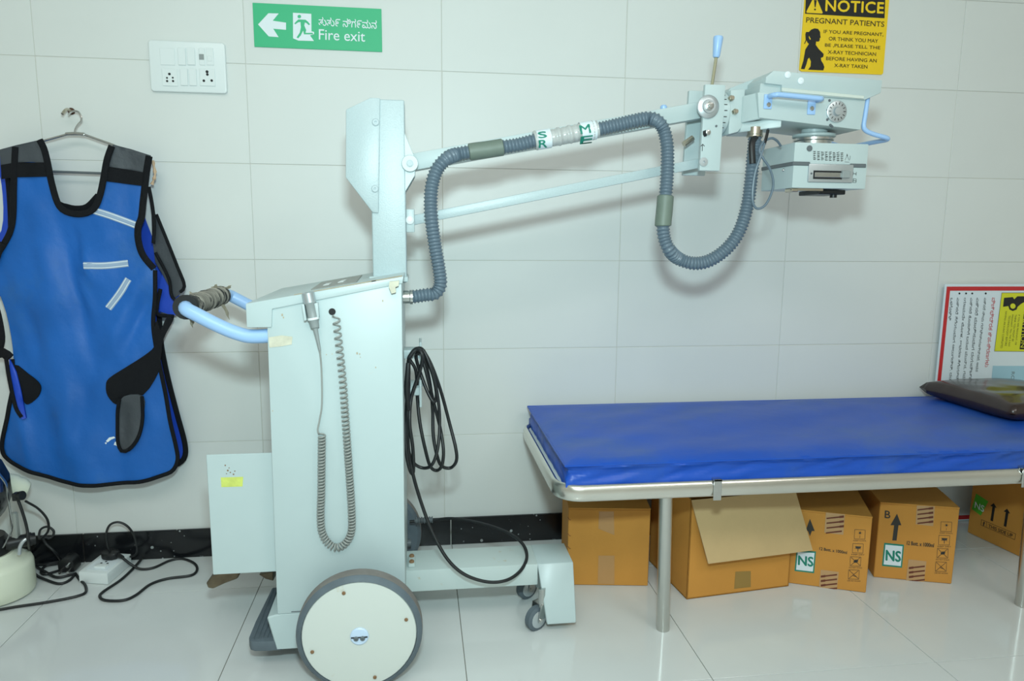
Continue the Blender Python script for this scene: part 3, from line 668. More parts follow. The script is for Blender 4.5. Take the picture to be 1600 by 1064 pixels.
b = nb(); screw(b, KP.on(*z((605, 803))[0], .004), (0, -1, 0), .0028, .0015); screw(b, KP.on(*z((868, 810))[0], .004), (0, -1, 0), .0028, .0015); part('slider_screw', b, DGREY, KO)
b = nb(); disc(b, KP.on(*z((597, 629))[0]), (0, -1, 0), .0078, .002, 16, .0005); part('inlay_disc', b, DGREY, KO)
b = nb()
random.seed(3)
for i in range(8):
    for j in range(5):
        x = 622+i*27; y = 650+j*13+i*1.5
        a = z((x, y))[0]; line(b, KP, a, (a[0]+3.8+random.random(), a[1]-1.6+random.random()*2.6), .7)
        line(b, KP, (a[0]+.6, a[1]+1.2), (a[0]+3+random.random()*1.5, a[1]+.8), .5)
a = z((845, 715))[0]; 
line(b, KP, *z((857, 678), (842, 712)), .4); line(b, KP, *z((857, 678), (872, 712)), .4); poly(b, KP, z((853, 680), (857, 664), (862, 680)))
for q in (((878, 680), (876, 708)), ((840, 722), (872, 724))): line(b, KP, *z(*q), .45)
for y in (803, 852):
    line(b, KP, *z((900, y-12), (898, y+12)), .7); line(b, KP, *z((921, y-11), (919, y+13)), .7); line(b, KP, *z((900, y), (920, y+2)), .7)
    if y > 810: line(b, KP, *z((896, y+13), (918, y+14)), .5); line(b, KP, *z((898, y-13), (920, y-12)), .5)
part('fine_print', b, CHARI, KO, smooth=False)
b = nb(); bx(b, 2.185, 2.262, -.555, -.45, KZ0-.014, KZ0-.002, .002, 1); part('slide_rail', b, BLACKP, KO)
b = nb(); lathe(b, [(.009, -.006), (.009, .002), (0, .002)], (2.236, -.54, KZ0-.016), (0, 0, 1), 14); part('rail_stop', b, BLACKP, KO)
b = nb(); bx(b, 2.10, 2.118, -.57, -.53, KZ0-.010, KZ0, .002, 1); bx(b, 2.075+.025, 2.19, -.566, -.562, KZ0-.006, KZ0); part('rail_end', b, NICKEL, KO)
b = nb()
for dy in (.05, .12): screw(b, (KX0, KN_+dy, zs-.012), (-1, 0, 0), .004, .003)
part('side_screw', b, STEEL, KO)
# hose connector on the head
hc = at(1180, 198, Y=-.53)
b = nb(); lathe(b, [(.014, -.006), (.014, .0), (.0195, .002), (.0195, .020), (.021, .022), (.021, .027), (.0, .027)], hc, (0, 0, -1), 24); part('hose_connector', b, NICKEL, MA, 'nickel hose connector')
b = nb(); tube(b, cat([hc+V((-.003, -.012, -.028)), at(1175, 225, Y=-.553), at(1176, 256, Y=-.56)], n=6), .0085, 10); part('cable_sleeve', b, BLACKP, MA)
b = nb(); lathe(b, [(.0165, 0), (.0165, .018), (.0185, .02), (.0185, .026), (.0, .026)], (1.077, -.55, .920), (1, 0, 0), 24); part('hose_connector', b, STEEL, MA, 'steel hose connector')
# main hose
YHs = -.533
hpx = [(648, 459), (664, 461), (680, 458), (688, 444), (686, 420), (680, 385), (675, 350), (673, 320), (675, 290), (683, 265), (698, 248), (715, 241), (737, 237), (760, 234), (785, 230), (810, 226), (835, 220), (870, 214), (905, 207), (935, 202), (965, 195), (995, 188), (1014, 185), (1028, 190), (1037, 203), (1042, 225), (1043, 250), (1042, 280), (1040, 305), (1038, 330), (1036, 352), (1038, 372), (1046, 391), (1060, 404), (1080, 411), (1100, 410), (1118, 402), (1137, 387), (1152, 367), (1162, 343), (1169, 315), (1173, 285), (1176, 255), (1179, 232), (1180, 222)]
def hy(x, y):
    if x < 700: return -.548 - .012*max(0, 1-abs(y-350)/120)
    if x < 1015: return YHs
    if y > 215 and x < 1050: return YHs-.012-.02*min(1, (y-200)/150)
    return YHs-.012 if x < 1100 else -.545
hp3 = [at(x, y, Y=hy(x, y)) for x, y in hpx]
hp3[-1] = hc+V((0, 0, -.022)); hp3[-2] = hc+V((-.0005, -.004, -.045)); hp3[0] = V((1.098, -.55, .920)); 
hs = even(cat(hp3, n=10), .0022)
def hr_(i): return .0146+.0038*(0.5+0.5*math.cos(2*PI*i/4))**1.5
HS = part('hose', tube(nb(), hs, hr_, 18), HOSE, MA, 'grey corrugated hose', ang=80)
def near(px):
    p = at(*px, Y=hy(*px)); return min(range(len(hs)), key=lambda i: (hs[i]-p).length)
for q0, q1, rr in (((733, 237.5), (786, 230), .0215), ((1039, 305), (1037, 353), .0215)):
    i0, i1 = near(q0), near(q1); pts_ = hs[i0:i1+1]; n_ = len(pts_)
    b = nb(); tube(b, pts_, lambda i: rr-(.003 if i in (0, n_-1) else 0), 22); part('hose_sleeve', b, COLLAR, HS, 'olive grey rubber sleeve')
i0, i1 = near((835, 220)), near((934, 202)); pts_ = hs[i0:i1+1]
b = nb(); tube(b, pts_, lambda i: .0215+.0022*math.sin(i*.7)*math.sin(i*.23+1)+(.0012 if i < 12 or i > len(pts_)-12 else 0), 20); part('tape_wrap', b, CLEAR, HS, 'clear sticky tape wrapped round hose and arm')
def wrap(px0, px1, r):
    i0, i1 = near(px0), near(px1); return tube(nb(), hs[i0:i1+1], r, 22, caps=False)
part('label_band', wrap((838, 219), (860, 216), .0245), POSTW, HS); part('label_band', wrap((906, 207), (929, 203), .0245), POSTW, HS)
HPL = Plane((0, YHs-.0252, 0), (0, -1, 0))
b = nb(); z = zo((640, 140), 4.444)
def curved_text(bm, s, TL, TR, BL, bold=.03):
    tt = nb()
    for k, (a, c) in enumerate(((0, 0), (1.2, 0), (-1.2, 0), (0, .8), (0, -.8))):
        t1 = text_bm(s, 0); sh = lambda p: HPL.on(p[0]+a*.35, p[1]+c*.35); fit(t1, sh(TL), sh(TR), sh(BL)); merge(tt, t1)
    bmesh.ops.triangulate(tt, faces=tt.faces); nv = len(tt.verts)//5
    tt.verts.index_update()
    for v in tt.verts:
        k = min(range(i0, i1+1), key=lambda i: abs(hs[i].x-v.co.x)); dz = v.co.z-hs[k].z; rr = .0262+.00008*(v.index//nv)
        v.co.y = hs[k].y-math.sqrt(max(rr*rr-dz*dz, 4e-6))
    return merge(bm, tt)
i0, i1 = near((800, 226)), near((950, 199))
curved_text(b, 'S', *z((890, 293), (948, 287), (897, 338))); curved_text(b, 'R', *z((897, 352), (955, 347), (902, 402)))
curved_text(b, 'M', *z((1180, 248), (1250, 238), (1190, 308))); curved_text(b, 'E', *z((1192, 326), (1275, 316), (1197, 372)))
part('label_lettering', b, GREENI, HS, smooth=False)
# thin grey cable by the head
YG = -.575
tc_ = [at(1201, 196, Y=-.55), at(1198, 212, Y=-.56), at(1190, 240, Y=YG), at(1180, 270, Y=YG), at(1176, 300, Y=YG), at(1177, 318, Y=YG), at(1184, 326, Y=YG), at(1196, 320, Y=YG), at(1206, 300, Y=YG), at(1208, 282, Y=YG), at(1202, 262, Y=YG), at(1192, 247, Y=YG), at(1187, 235, Y=-.57), at(1193, 222, Y=-.565), at(1205, 216, Y=-.56), at(1214, 220, Y=-.55), at(1220, 228, Y=-.54)]
part('thin_cable', tube(nb(), cat(tc_, n=8), .0033, 8), HOSE, MA, 'thin grey looped cable')
part('thin_cable_sheath', tube(nb(), cat(tc_[:3], n=8)[4:13], .0042, 8), BLACKP, MA)
# handset with coiled cord
HP2 = YN-.02
h0, h1 = at(481, 456, Y=HP2), at(500, 548, Y=HP2); d_ = h1-h0
L_ = d_.length
HST = part('handset', lathe(nb(), [(.010, 0), (.0135, .002), (.0135, .026), (.0115, .029), (.0115, .058), (.0125, .060), (.0125, .064), (.011, .066), (.0095, .082), (.0055, .084), (.0028, L_), (0, L_)], h0, d_, 24), GREYP, MA, 'grey exposure handset')
part('handset_cap', lathe(nb(), [(.010, -.0006), (.0142, .002), (.0142, .024), (.0118, .027)], h0, d_, 24), ALU, HST)
part('handset_band', lathe(nb(), [(.0122, .059), (.0132, .060), (.0132, .0635), (.0122, .0645)], h0, d_, 24), WHITEP, HST)
b = nb(); 
for q in (((473, 474), (477, 474), (481, 499), (477, 500)), ((491, 473), (498, 472), (500, 494), (496, 497))): extr(b, [at(x, y, Y=HP2+.012) for x, y in q], (0, -.018, 0), .0015, 2)
extr(b, [at(x, y, Y=YN-.003) for x, y in ((474, 475), (497, 473), (499, 495), (480, 500))], (0, .003, 0)); part('handset_cradle', b, PAINT, MA)
cyc = YN-.012
straight = cat([h1, at(502.5, 580, Y=cyc), at(503, 630, Y=cyc), at(499.5, 655, Y=cyc), at(496.5, 670, Y=cyc), at(497.5, 676, Y=cyc)], n=8)
cpx = [(503, 676), (502.5, 720), (502, 770), (501, 800), (502.5, 828), (511, 846), (525, 855), (540, 848), (549, 830), (549.5, 800), (546.5, 750), (543, 700), (539.5, 650), (536, 600), (531, 550), (527, 515), (525, 492)]
cc_ = even(cat([at(x, y, Y=cyc) for x, y in cpx], n=12), .0006)
fr = frames(cc_); hel = []; ph = 0; tot = len(cc_)
for i, p in enumerate(cc_):
    f = i/tot; pitch = .0076 if f < .62 else .0076+(f-.62)/.38*.0105
    ph += 2*PI*.0006/pitch; t_, u_, v_ = fr[i]
    hel.append(p+(u_*math.cos(ph)+v_*math.sin(ph))*.0078)
b = nb(); tube(b, straight+hel[6:], .0019, 6); part('coiled_cord', b, CORDG, MA, 'grey coiled handset cord', ang=80)
b = nb(); disc(b, at(519, 487, Y=YN-.0002), (0, -1, 0), .008, .001, 18); part('cord_hole', b, DARK, MA)
# cable hooks and wound mains cable on the machine's right side
b = nb(); bx(b, 1.076, 1.125, -.52, -.46, .755, .778, .003, 2); bx(b, 1.118, 1.125, -.53, -.45, .745, .80, .002, 1)
bx(b, 1.076, 1.124, -.52, -.46, .655, .678, .006, 3); lathe(b, [(.028, 0), (.03, .006), (.02, .012), (0, .013)], (1.10, -.49, .676), (0, 0, 1), 20); bx(b, 1.117, 1.123, -.53, -.45, .625, .70, .002, 1); part('hook_bracket', b, PAINT, MA)
def pxs(l, Y): return [at(x, y, Y=Y+.012*math.sin(i*1.7)) for i, (x, y) in enumerate(l)]
loops = [([(648, 556), (655, 547), (664, 552), (676, 575), (690, 615), (702, 660), (712, 700), (713, 720), (704, 731), (690, 728), (683, 712), (677, 680), (676, 640), (672, 600), (664, 565), (655, 552)], -.50),
         ([(640, 560), (648, 550), (658, 556), (668, 590), (678, 630), (688, 670), (693, 705), (690, 728), (682, 735), (672, 728), (664, 700), (656, 660), (652, 620), (650, 580)], -.52),
         ([(638, 565), (637, 600), (635, 650), (636, 690), (644, 720), (660, 731), (675, 726), (684, 700), (687, 660), (684, 620), (675, 580), (662, 548), (650, 545), (641, 555)], -.54),
         ([(640, 562), (636, 620), (634, 680), (636, 715), (642, 738), (646, 735), (645, 700), (640, 660), (643, 620), (656, 580), (660, 556), (652, 546)], -.56),
         ([(650, 556), (656, 580), (668, 612), (678, 628), (682, 615), (676, 585), (666, 560), (658, 550)], -.53)]
b = nb()
for l, Y in loops: tube(b, cat(pxs(l, Y), n=6, closed=True), .0046, 8, closed=True)
tail = [at(638, 590, Y=-.55), at(637, 640, Y=-.56), at(638, 700, Y=-.56), at(645, 740, Y=-.56), at(658, 785, Y=-.565), at(675, 830, Y=-.58), at(698, 872, Y=-.60), at(725, 897, Y=-.61), at(760, 909, Y=-.61), at(790, 907, Y=-.60), at(812, 893, Y=-.57), at(823, 872, Y=-.53), at(818, 852, Y=-.49), at(800, 836, Y=-.45), at(770, 823, Y=-.40), at(735, 814, Y=-.35), at(705, 810, Y=-.32), at(680, 812, Y=-.30), at(640, 815, Y=-.29)]
tube(b, cat(tail, n=10), .0046, 8)
part('mains_cable', b, CABLE, MA, 'black mains cable wound in loops', ang=80)
b = nb(); tube(b, [at(638, 567, Y=-.57), at(636, 608, Y=-.575), at(638, 640, Y=-.57)], [.006, .0085, .005], 10); part('cable_plug', b, BLACKP, MA)
sr = even([at(676, 812, Y=-.30), at(648, 813.5, Y=-.295)], .002)
b = nb(); tube(b, sr, lambda i: .0105 if i % 4 < 2 else .0075, 12); lathe(b, [(.012, 0), (.012, .025), (0, .025)], (1.062, -.293, .142), (1, 0, 0), 14); part('strain_relief', b, DGREY, MA)

# ------------------------------------------------------------------ examination bed
BED = thing('examination_bed', 'long steel-framed examination bed on tubular legs along the tiled wall', 'bed', (2.34, -.37, 0))
BX0, BX1, BY0, BY1, BZ0, BZ1, RC = 1.457, 3.235, -.685, -.05, .404, .449, .075
def rrect(x0, x1, y0, y1, r, n=8):
    out = []
    for cx_, cy_, a0 in ((x0+r, y0+r, 180), (x1-r, y0+r, 270), (x1-r, y1-r, 0), (x0+r, y1-r, 90)):
        for k in range(n+1): a = math.radians(a0+90*k/n); out.append((cx_+r*math.cos(a), cy_+r*math.sin(a)))
    return out
def ring_profile(bm, prof, x0, x1, y0, y1, r):
    """prof: list of (inset, z) closed loop"""
    rings = [[bm.verts.new((x, y, zz_)) for x, y in rrect(x0+i, x1-i, y0+i, y1-i, max(r-i, .004))] for i, zz_ in prof]
    n = len(rings[0]); m = len(rings)
    for a in range(m):
        A, B = rings[a], rings[(a+1) % m]
        for k in range(n): bm.faces.new((A[k], A[(k+1) % n], B[(k+1) % n], B[k]))
    return bm
b = nb(); ring_profile(b, [(0.002, BZ0+.006), (0, BZ0+.018), (0.0, BZ1-.012), (.004, BZ1-.003), (.010, BZ1), (.016, BZ1-.003), (.020, BZ1-.012), (.020, BZ0+.012), (.016, BZ0+.003), (.010, BZ0), (.005, BZ0+.002)], BX0, BX1, BY0, BY1, RC)
part('frame_rail', b, RAILM, BED, ang=50)
b = nb(); prof = rrect(BX0+.018, BX1-.018, BY0+.018, BY1-.018, RC-.018); extr(b, [(x, y, BZ1-.028) for x, y in prof], (0, 0, .018)); part('deck', b, DECK, BED, smooth=False)
for lx in (1.78, 2.889):
    for ly in (-.617, -.118):
        b = nb(); lathe(b, [(.0165, 0), (.0180, .001), (.0180, .41), (0, .41)], (lx, ly, 0), (-.022, 0, 1), 28); part('leg', b, STEELB, BED)
for cx_ in (1121, 1600):
    p_ = at(cx_, 765, Y=BY0-.002)
    b = nb(); bx(b, p_.x-.011, p_.x+.011, BY0-.005, BY0-.001, BZ0-.006, BZ1+.006, .001, 1); bx(b, p_.x-.011, p_.x+.011, BY0-.005, BY0+.03, BZ1, BZ1+.006, .001, 1); part('rail_clip', b, STEEL, BED)
# mattress
MTS = thing('mattress', 'blue vinyl mattress lying on the steel examination bed', 'mattress', (2.34, -.36, .441))
MX0, MX1, MY0, MY1, MZ0, MZ1 = 1.494, 3.19, -.660, -.058, .441, .511
b = nb(); NX, NY = 130, 46
def mp(u, v, top):
    # rounded rectangular outline with a slight pull at the corners
    x = MX0+(MX1-MX0)*u; y = MY0+(MY1-MY0)*v
    return x, y
def wr(x, y):
    e = min(x-MX0, MX1-x, y-MY0, MY1-y)
    w_ = mnoise.noise(V((x*2.2+y*3.2, (y-x*.6)*8, 1.3)))*.008+mnoise.noise(V((x*5, y*5, 7)))*.005
    return w_, e
grid = {}
for i in range(NX+1):
    for j in range(NY+1):
        x, y = mp(i/NX, j/NY, 1); w_, e = wr(x, y)
        grid[i, j] = b.verts.new((x, y, MZ1-.008+.008*min(1, max(0, e)/.05)**.5+w_*min(1, e/.04+.15)))
for i in range(NX):
    for j in range(NY): b.faces.new((grid[i, j], grid[i+1, j], grid[i+1, j+1], grid[i, j+1]))
per = [(i, 0) for i in range(NX)]+[(NX, j) for j in range(NY)]+[(i, NY) for i in range(NX, 0, -1)]+[(0, j) for j in range(NY, 0, -1)]
cx0, cy0 = (MX0+MX1)/2, (MY0+MY1)/2
levels = [(k/10, .009-.010*math.sin(PI*min(1, k/10*1.2))*.6+(.004 if k < 2 else 0)) for k in range(11)]
prev = [grid[q] for q in per]
for f, out in levels:
    ring = []
    for q in per:
        c = grid[q].co; nx_ = -1 if q[0] == 0 else (1 if q[0] == NX else 0); ny_ = -1 if q[1] == 0 else (1 if q[1] == NY else 0)
        s_ = (c.x*7 if ny_ else c.y*9)
        wv = mnoise.noise(V((s_*1.6+f*2.5, f*2, 3)))*.008+mnoise.noise(V((s_*4+f*5, f*3, 9)))*.007
        dd = out+wv*(1-.75*f*f)*(f > .05); zt = c.z-.004
        ring.append(b.verts.new((c.x+nx_*dd, c.y+ny_*dd, zt+(MZ0-zt)*f)))
    for k in range(len(per)): b.faces.new((prev[k], prev[(k+1) % len(per)], ring[(k+1) % len(per)], ring[k]))
    prev = ring
b.faces.new(prev)
seam = [V((grid[q].co.x+(-1 if q[0] == 0 else 1 if q[0] == NX else 0)*.012, grid[q].co.y+(-1 if q[1] == 0 else 1 if q[1] == NY else 0)*.013, grid[q].co.z-.0035)) for q in per]
part('cover', b, MATT, MTS, ang=75); b = nb()
tube(b, seam[::2], .0028, 6, closed=True); part('piping', b, MATT, MTS)
# pillow
PIL = thing('pillow', 'dark brown vinyl pillow on the blue mattress', 'pillow', (3.0, -.42, .508))
pc = [at(1436, 603, Z=.535), at(1462, 593, Z=.555), at(1640, 594, Z=.555), at(1592, 662, Z=.525)]
q0 = V((2.742, -.205, 0)); q1 = V((3.13, -.10, 0)); q3 = V((2.735, -.535, 0)); 
q0 = at(1436, 606, Z=.540); q3 = at(1582, 650, Z=.540); q0.z = q3.z = 0
ex = V((q3-q0).y*-1, 0) if False else V((-(q3-q0).y, (q3-q0).x, 0)).normalized()*.40
b = nb(); n = 28
def pz(u, v):
    e = max(0, 1-abs(2*u-1)**3)*max(0, 1-abs(2*v-1)**3); return e**.2
top = {}; bot = {}
for i in range(n+1):
    for j in range(n+1):
        u, v = i/n, j/n; pull = .06*(1-(abs(2*u-1)*abs(2*v-1))**2)
        uu = .5+(u-.5)*(1-pull*abs(2*v-1)**0*abs(2*u-1)**4*.5); vv = .5+(v-.5)*(1-pull*abs(2*v-1)**4*.5)
        p = q0+(q3-q0)*uu+ex*vv; e = pz(u, v); nn = mnoise.noise(V((u*6, v*4, 2)))*.006+mnoise.noise(V((u*22, v*5, 5)))*.003*(1-e)*2
        p.z = 0; edge = i in (0, n) or j in (0, n)
        zt = .543+.040*e+nn*e
        zb = .543-.028*min(1, e*1.2)
        top[i, j] = b.verts.new((p.x, p.y, zt)); bot[i, j] = top[i, j] if edge else b.verts.new((p.x, p.y, zb))
for i in range(n):
    for j in range(n):
        b.faces.new((top[i, j], top[i+1, j], top[i+1, j+1], top[i, j+1]))
        f = (bot[i, j], bot[i, j+1], bot[i+1, j+1], bot[i+1, j])
        if len(set(f)) > 2 and not all(a is c for a, c in zip(sorted(f, key=id), sorted((top[i, j], top[i+1, j], top[i+1, j+1], top[i, j+1]), key=id))): b.faces.new(f)
part('cover', b, PILL, PIL, ang=75)

# ------------------------------------------------------------------ cartons under the bed
def carton(label, A, B, depth, h, name='cardboard_box', group=None, lean=0):
    """A, B: near bottom corners on the floor (left, right)"""
    A, B = V((*A, 0)), V((*B, 0)); u = (B-A).normalized(); nin = V((-u.y, u.x, 0)); A = A+V((0, 0, .001)); B = B+V((0, 0, .001))
    t = thing(name, label, 'box', (A+B)/2+nin*depth/2)
    return t, A, B, u, nin
def closed_carton(label, A, B, depth, h):
    t, A, B, u, n = carton(label, A, B, depth, h)
    b = nb(); extr(b, [A, B, B+n*depth, A+n*depth], (0, 0, h-.004), .002, 1); part('body', b, CARD, t)
    hd = depth/2-.001
    for k, s in ((0, A), (1, A+n*(depth/2+.001))):
        b = nb(); extr(b, [s+V((0, 0, h-.004)), s+(B-A)+V((0, 0, h-.004)), s+(B-A)+n*hd+V((0, 0, h-.003)), s+n*hd+V((0, 0, h-.003))], (0, 0, .004)); part('flap', b, CARD, t)
    return t, Plane(A, -n), A, B, u, n
def tapestrip(t, pl, q, m, name='packing_tape', lift=.0006):
    b = nb(); poly(b, pl, q, lift); return part(name, b, m, t, smooth=False)
# 1 plain box
t, pl, A, B, u, n = closed_carton('plain brown cardboard box at the left end under the bed', (1.566, -.342), (1.815, -.377), .28, .252)
tapestrip(t, pl, ((935, 868), (960, 868), (960, 913), (934, 912)), TAPEO); tapestrip(t, pl, ((936, 799), (959, 799), (960, 836), (935, 826)), TAPEO)
b = nb()
for y in (811, 836, 856): line(b, pl, (887, y-3), (890, y+1), .8); line(b, pl, (890, y+1), (892, y+1), .8)
part('staple_mark', b, BROWNI, t, smooth=False)
# 2 open box with a hanging flap
t, A, B, u, n = carton('largest open cardboard box with one flap hanging down', (1.905, -.470), (2.253, -.428), .30, .31)
h = .312; dp = .26
b = nb(); th = .004
extr(b, [A, B, B+n*dp, A+n*dp], (0, 0, .004))
for s, e, inn in ((A, B, n), (B, B+n*dp, -u), (B+n*dp, A+n*dp, -n), (A+n*dp, A, u)): extr(b, [s, e, e+inn*th, s+inn*th], (0, 0, h))
part('body', b, CARD, t, smooth=False)
pl = Plane(A, -n)
fl = Plane(A+V((0, 0, h)), (-n+V((0, 0, .22))).normalized())
b = nb(); extr(b, [A+V((0, 0, h)), B+V((0, 0, h)), fl.on(1270, 860), fl.on(1107, 881)], n*.004); FL = part('flap', b, CARDL, t, 'paler inner side of the hanging flap', smooth=False)
for s, d in ((A+n*dp, n), ):
    b = nb(); p0, p1 = A+n*dp+V((0, 0, h)), B+n*dp+V((0, 0, h)); extr(b, [p0, p1, p1+n*.0+V((0, .02, .085)), p0+V((0, .02, .085))], -n*.004); part('flap', b, CARD, t, smooth=False)
tapestrip(t, pl, ((1149, 893), (1173, 892), (1173, 917), (1147, 920)), mat('brown_tape_mark', (150, 120, 60), .35), 'tape_mark')
# 3, 4 bottle cartons
def printing(t, pl, z, dx, dy, withB, arrow_full, A, B, u, n, h, TX):
    b = nb()
    # up arrow
    if arrow_full:
        poly(b, pl, z((765, 402), (806, 330), (833, 402), (815, 402), (803, 498), (776, 497), (788, 402))); print_text(b, pl, 'B', *z((730, 310), (766, 314), (728, 356)), bold=.02)
    else: poly(b, pl, z((262, 362), (292, 438), (274, 438), (262, 470), (250, 438), (235, 436)))
    part('arrow_print', b, CHARI, t, smooth=False)
    b = nb(); print_text(b, pl, '12 Bott. x 1000ml', *TX, bold=.03); part('lettering', b, CHARI, t, smooth=False)
def icons(t, pl, z, cs):
    b = nb()
    for k, (x, y, s) in enumerate(cs):
        w_, h_ = s*.5, s*.44
        frame(b, pl, z((x-w_, y-h_), (x+w_, y-h_+3), (x+w_-3, y+h_+2), (x-w_-3, y+h_)), .55)
        if k == 0:
            circ(b, pl, z((x, y-8))[0], 1.6, .001); 
            for a in range(6): line(b, pl, z((x+14*math.cos(a), y-8+12*math.sin(a)))[0], z((x+9*math.cos(a), y-8+9*math.sin(a)))[0], .4)
            line(b, pl, *z((x, y+8), (x-1, y+24)), .5)
        elif k == 1:
            poly(b, pl, z((x-18, y-12), (x+20, y-10), (x+14, y+2), (x-14, y+1))); line(b, pl, *z((x, y), (x-1, y+22)), .9); line(b, pl, *z((x-22, y+2), (x+20, y+6)), .5)
        else:
            line(b, pl, *z((x-w_+4, y-h_+4), (x+w_-6, y+h_-3)), .7); line(b, pl, *z((x+w_-5, y-h_+6), (x-w_+2, y+h_-4)), .7)
            poly(b, pl, z((x-14, y-2), (x-2, y-10), (x+16, y-8), (x+12, y+6), (x, y+9), (x-12, y+8))) if k == 2 else line(b, pl, *z((x-6, y+8), (x+16, y+14)), .9)
        print_text(b, pl, ('KEEP COOL', 'KEEP DRY', 'DO NOT STACK', 'USE NO HOOKS')[k], *z((x-w_-8, y+h_+6), (x+w_+8, y+h_+9), (x-w_-9, y+h_+14)))
    part('handling_icon', b, CHARI, t, smooth=False)
def stripes(t, pl, z, rows, tri):
    b = nb()
    for x0, x1, y, dk in rows:
        poly(b, pl, z((x0, y+10), (x1, y-2), (x1-1, y+8), (x0-1, y+19)))
        if dk: 
            xa, xb = (x1-28, x1) if dk > 0 else (x0, x0+28)
            ya = y+10-12*(xa-x0)/(x1-x0); poly(b, pl, z((xa, ya-2), (xb, ya-6), (xb, ya+8), (xa, ya+11)), .0012)
    part('printed_tape_stripe', b, BROWNI, t, smooth=False)
def ns(t, pl, q, TXT, zz_=None):
    b = nb(); poly(b, pl, q, .0005); L = part('ns_label', b, GREENI, t, smooth=False)
    c = (sum(p[0] for p in q)/4, sum(p[1] for p in q)/4); b = nb(); poly(b, pl, [(c[0]+(x-c[0])*.86, c[1]+(y-c[1])*.86) for x, y in q], .0009); part('label_field', b, POSTW, L, smooth=False)
    b = nb(); print_text(b, pl, 'NS', *TXT, lift=.0014, bold=.045); part('label_lettering', b, GREENI, L, smooth=False)
z = zo((1200, 720), 4)
t, pl, A, B, u, n = closed_carton('brown bottle carton half behind the hanging flap of the open box', (2.2615, -.409), (2.468, -.496), .27, .245)
printing(t, pl, z, 0, 0, False, False, A, B, u, n, .245, z((322, 538), (494, 564), (321, 556)))
icons(t, pl, z, ((575, 458, 66), (563, 545, 66), (548, 627, 66), (537, 709, 66)))
tapestrip(t, pl, z((362, 322), (480, 334), (470, 462), (352, 448)), PTAPE); tapestrip(t, pl, z((330, 680), (442, 694), (430, 806), (318, 792)), PTAPE)
stripes(t, pl, z, [(366, 474, 345+i*30, 1) for i in range(3)]+[(362, 462, 436, 0)], 0); stripes(t, pl, z, [(330, 432, 708+i*28, -1) for i in range(4)], 0)
ns(t, pl, z((178, 560), (300, 566), (288, 702), (166, 688)), z((188, 590), (285, 602), (186, 648)))
t, pl, A, B, u, n = closed_carton('brown bottle carton with a B and up arrow under the bed', (2.556, -.404), (2.7735, -.475), .27, .2525)
printing(t, pl, z, 0, 0, True, True, A, B, u, n, .25, z((868, 500), (1038, 516), (866, 524)))
icons(t, pl, z, ((1115, 410, 68), (1102, 494, 68), (1092, 576, 68), (1082, 660, 68)))
tapestrip(t, pl, z((930, 278), (1042, 284), (1032, 408), (922, 396)), PTAPE); tapestrip(t, pl, z((878, 615), (990, 628), (974, 762), (862, 748)), PTAPE)
stripes(t, pl, z, [(934, 1032, 292+i*28, 1) for i in range(4)], 0); stripes(t, pl, z, [(880, 980, 655+i*28, -1) for i in range(4)], 0)
ns(t, pl, z((726, 512), (850, 524), (837, 668), (712, 656)), z((735, 556), (832, 566), (733, 620)))
# 5 carton by the poster
t, pl, A, B, u, n = closed_carton('shaded brown carton with green label at the far right below the bed', (3.150, -.325), (3.467, -.285), .208, .252)
lf = Plane(A, -u); z = zo((1500, 740), 8.87)
b = nb(); poly(b, lf, z((225, 275), (395, 385), (290, 582), (165, 490))); L5 = part('green_label', b, mat('label_green', (84, 178, 48), .5), t, smooth=False)
b = nb(); print_text(b, lf, 'NS', *z((215, 385), (345, 450), (205, 470)), lift=.0014, bold=.02); part('label_lettering', b, WHITEI, L5, smooth=False)
b = nb()
for (x, y) in ((470, 408), (655, 485)): poly(b, lf, z((x-48, y+38), (x, y), (x+42, y+68), (x+18, y+62), (x-12, y+255), (x-46, y+240), (x-18, y+48)))
q = z((300, 636), (775, 835), (762, 915), (292, 712)); frame(b, lf, q, .5); line(b, lf, *z((372, 668), (366, 745)), .5); poly(b, lf, z((325, 680), (338, 660), (350, 690), (340, 690), (335, 725), (322, 718)))
print_text(b, lf, 'THIS SIDE UP', *z((400, 700), (735, 838), (395, 745)), bold=.02); part('side_print', b, BLACKI, t, smooth=False)

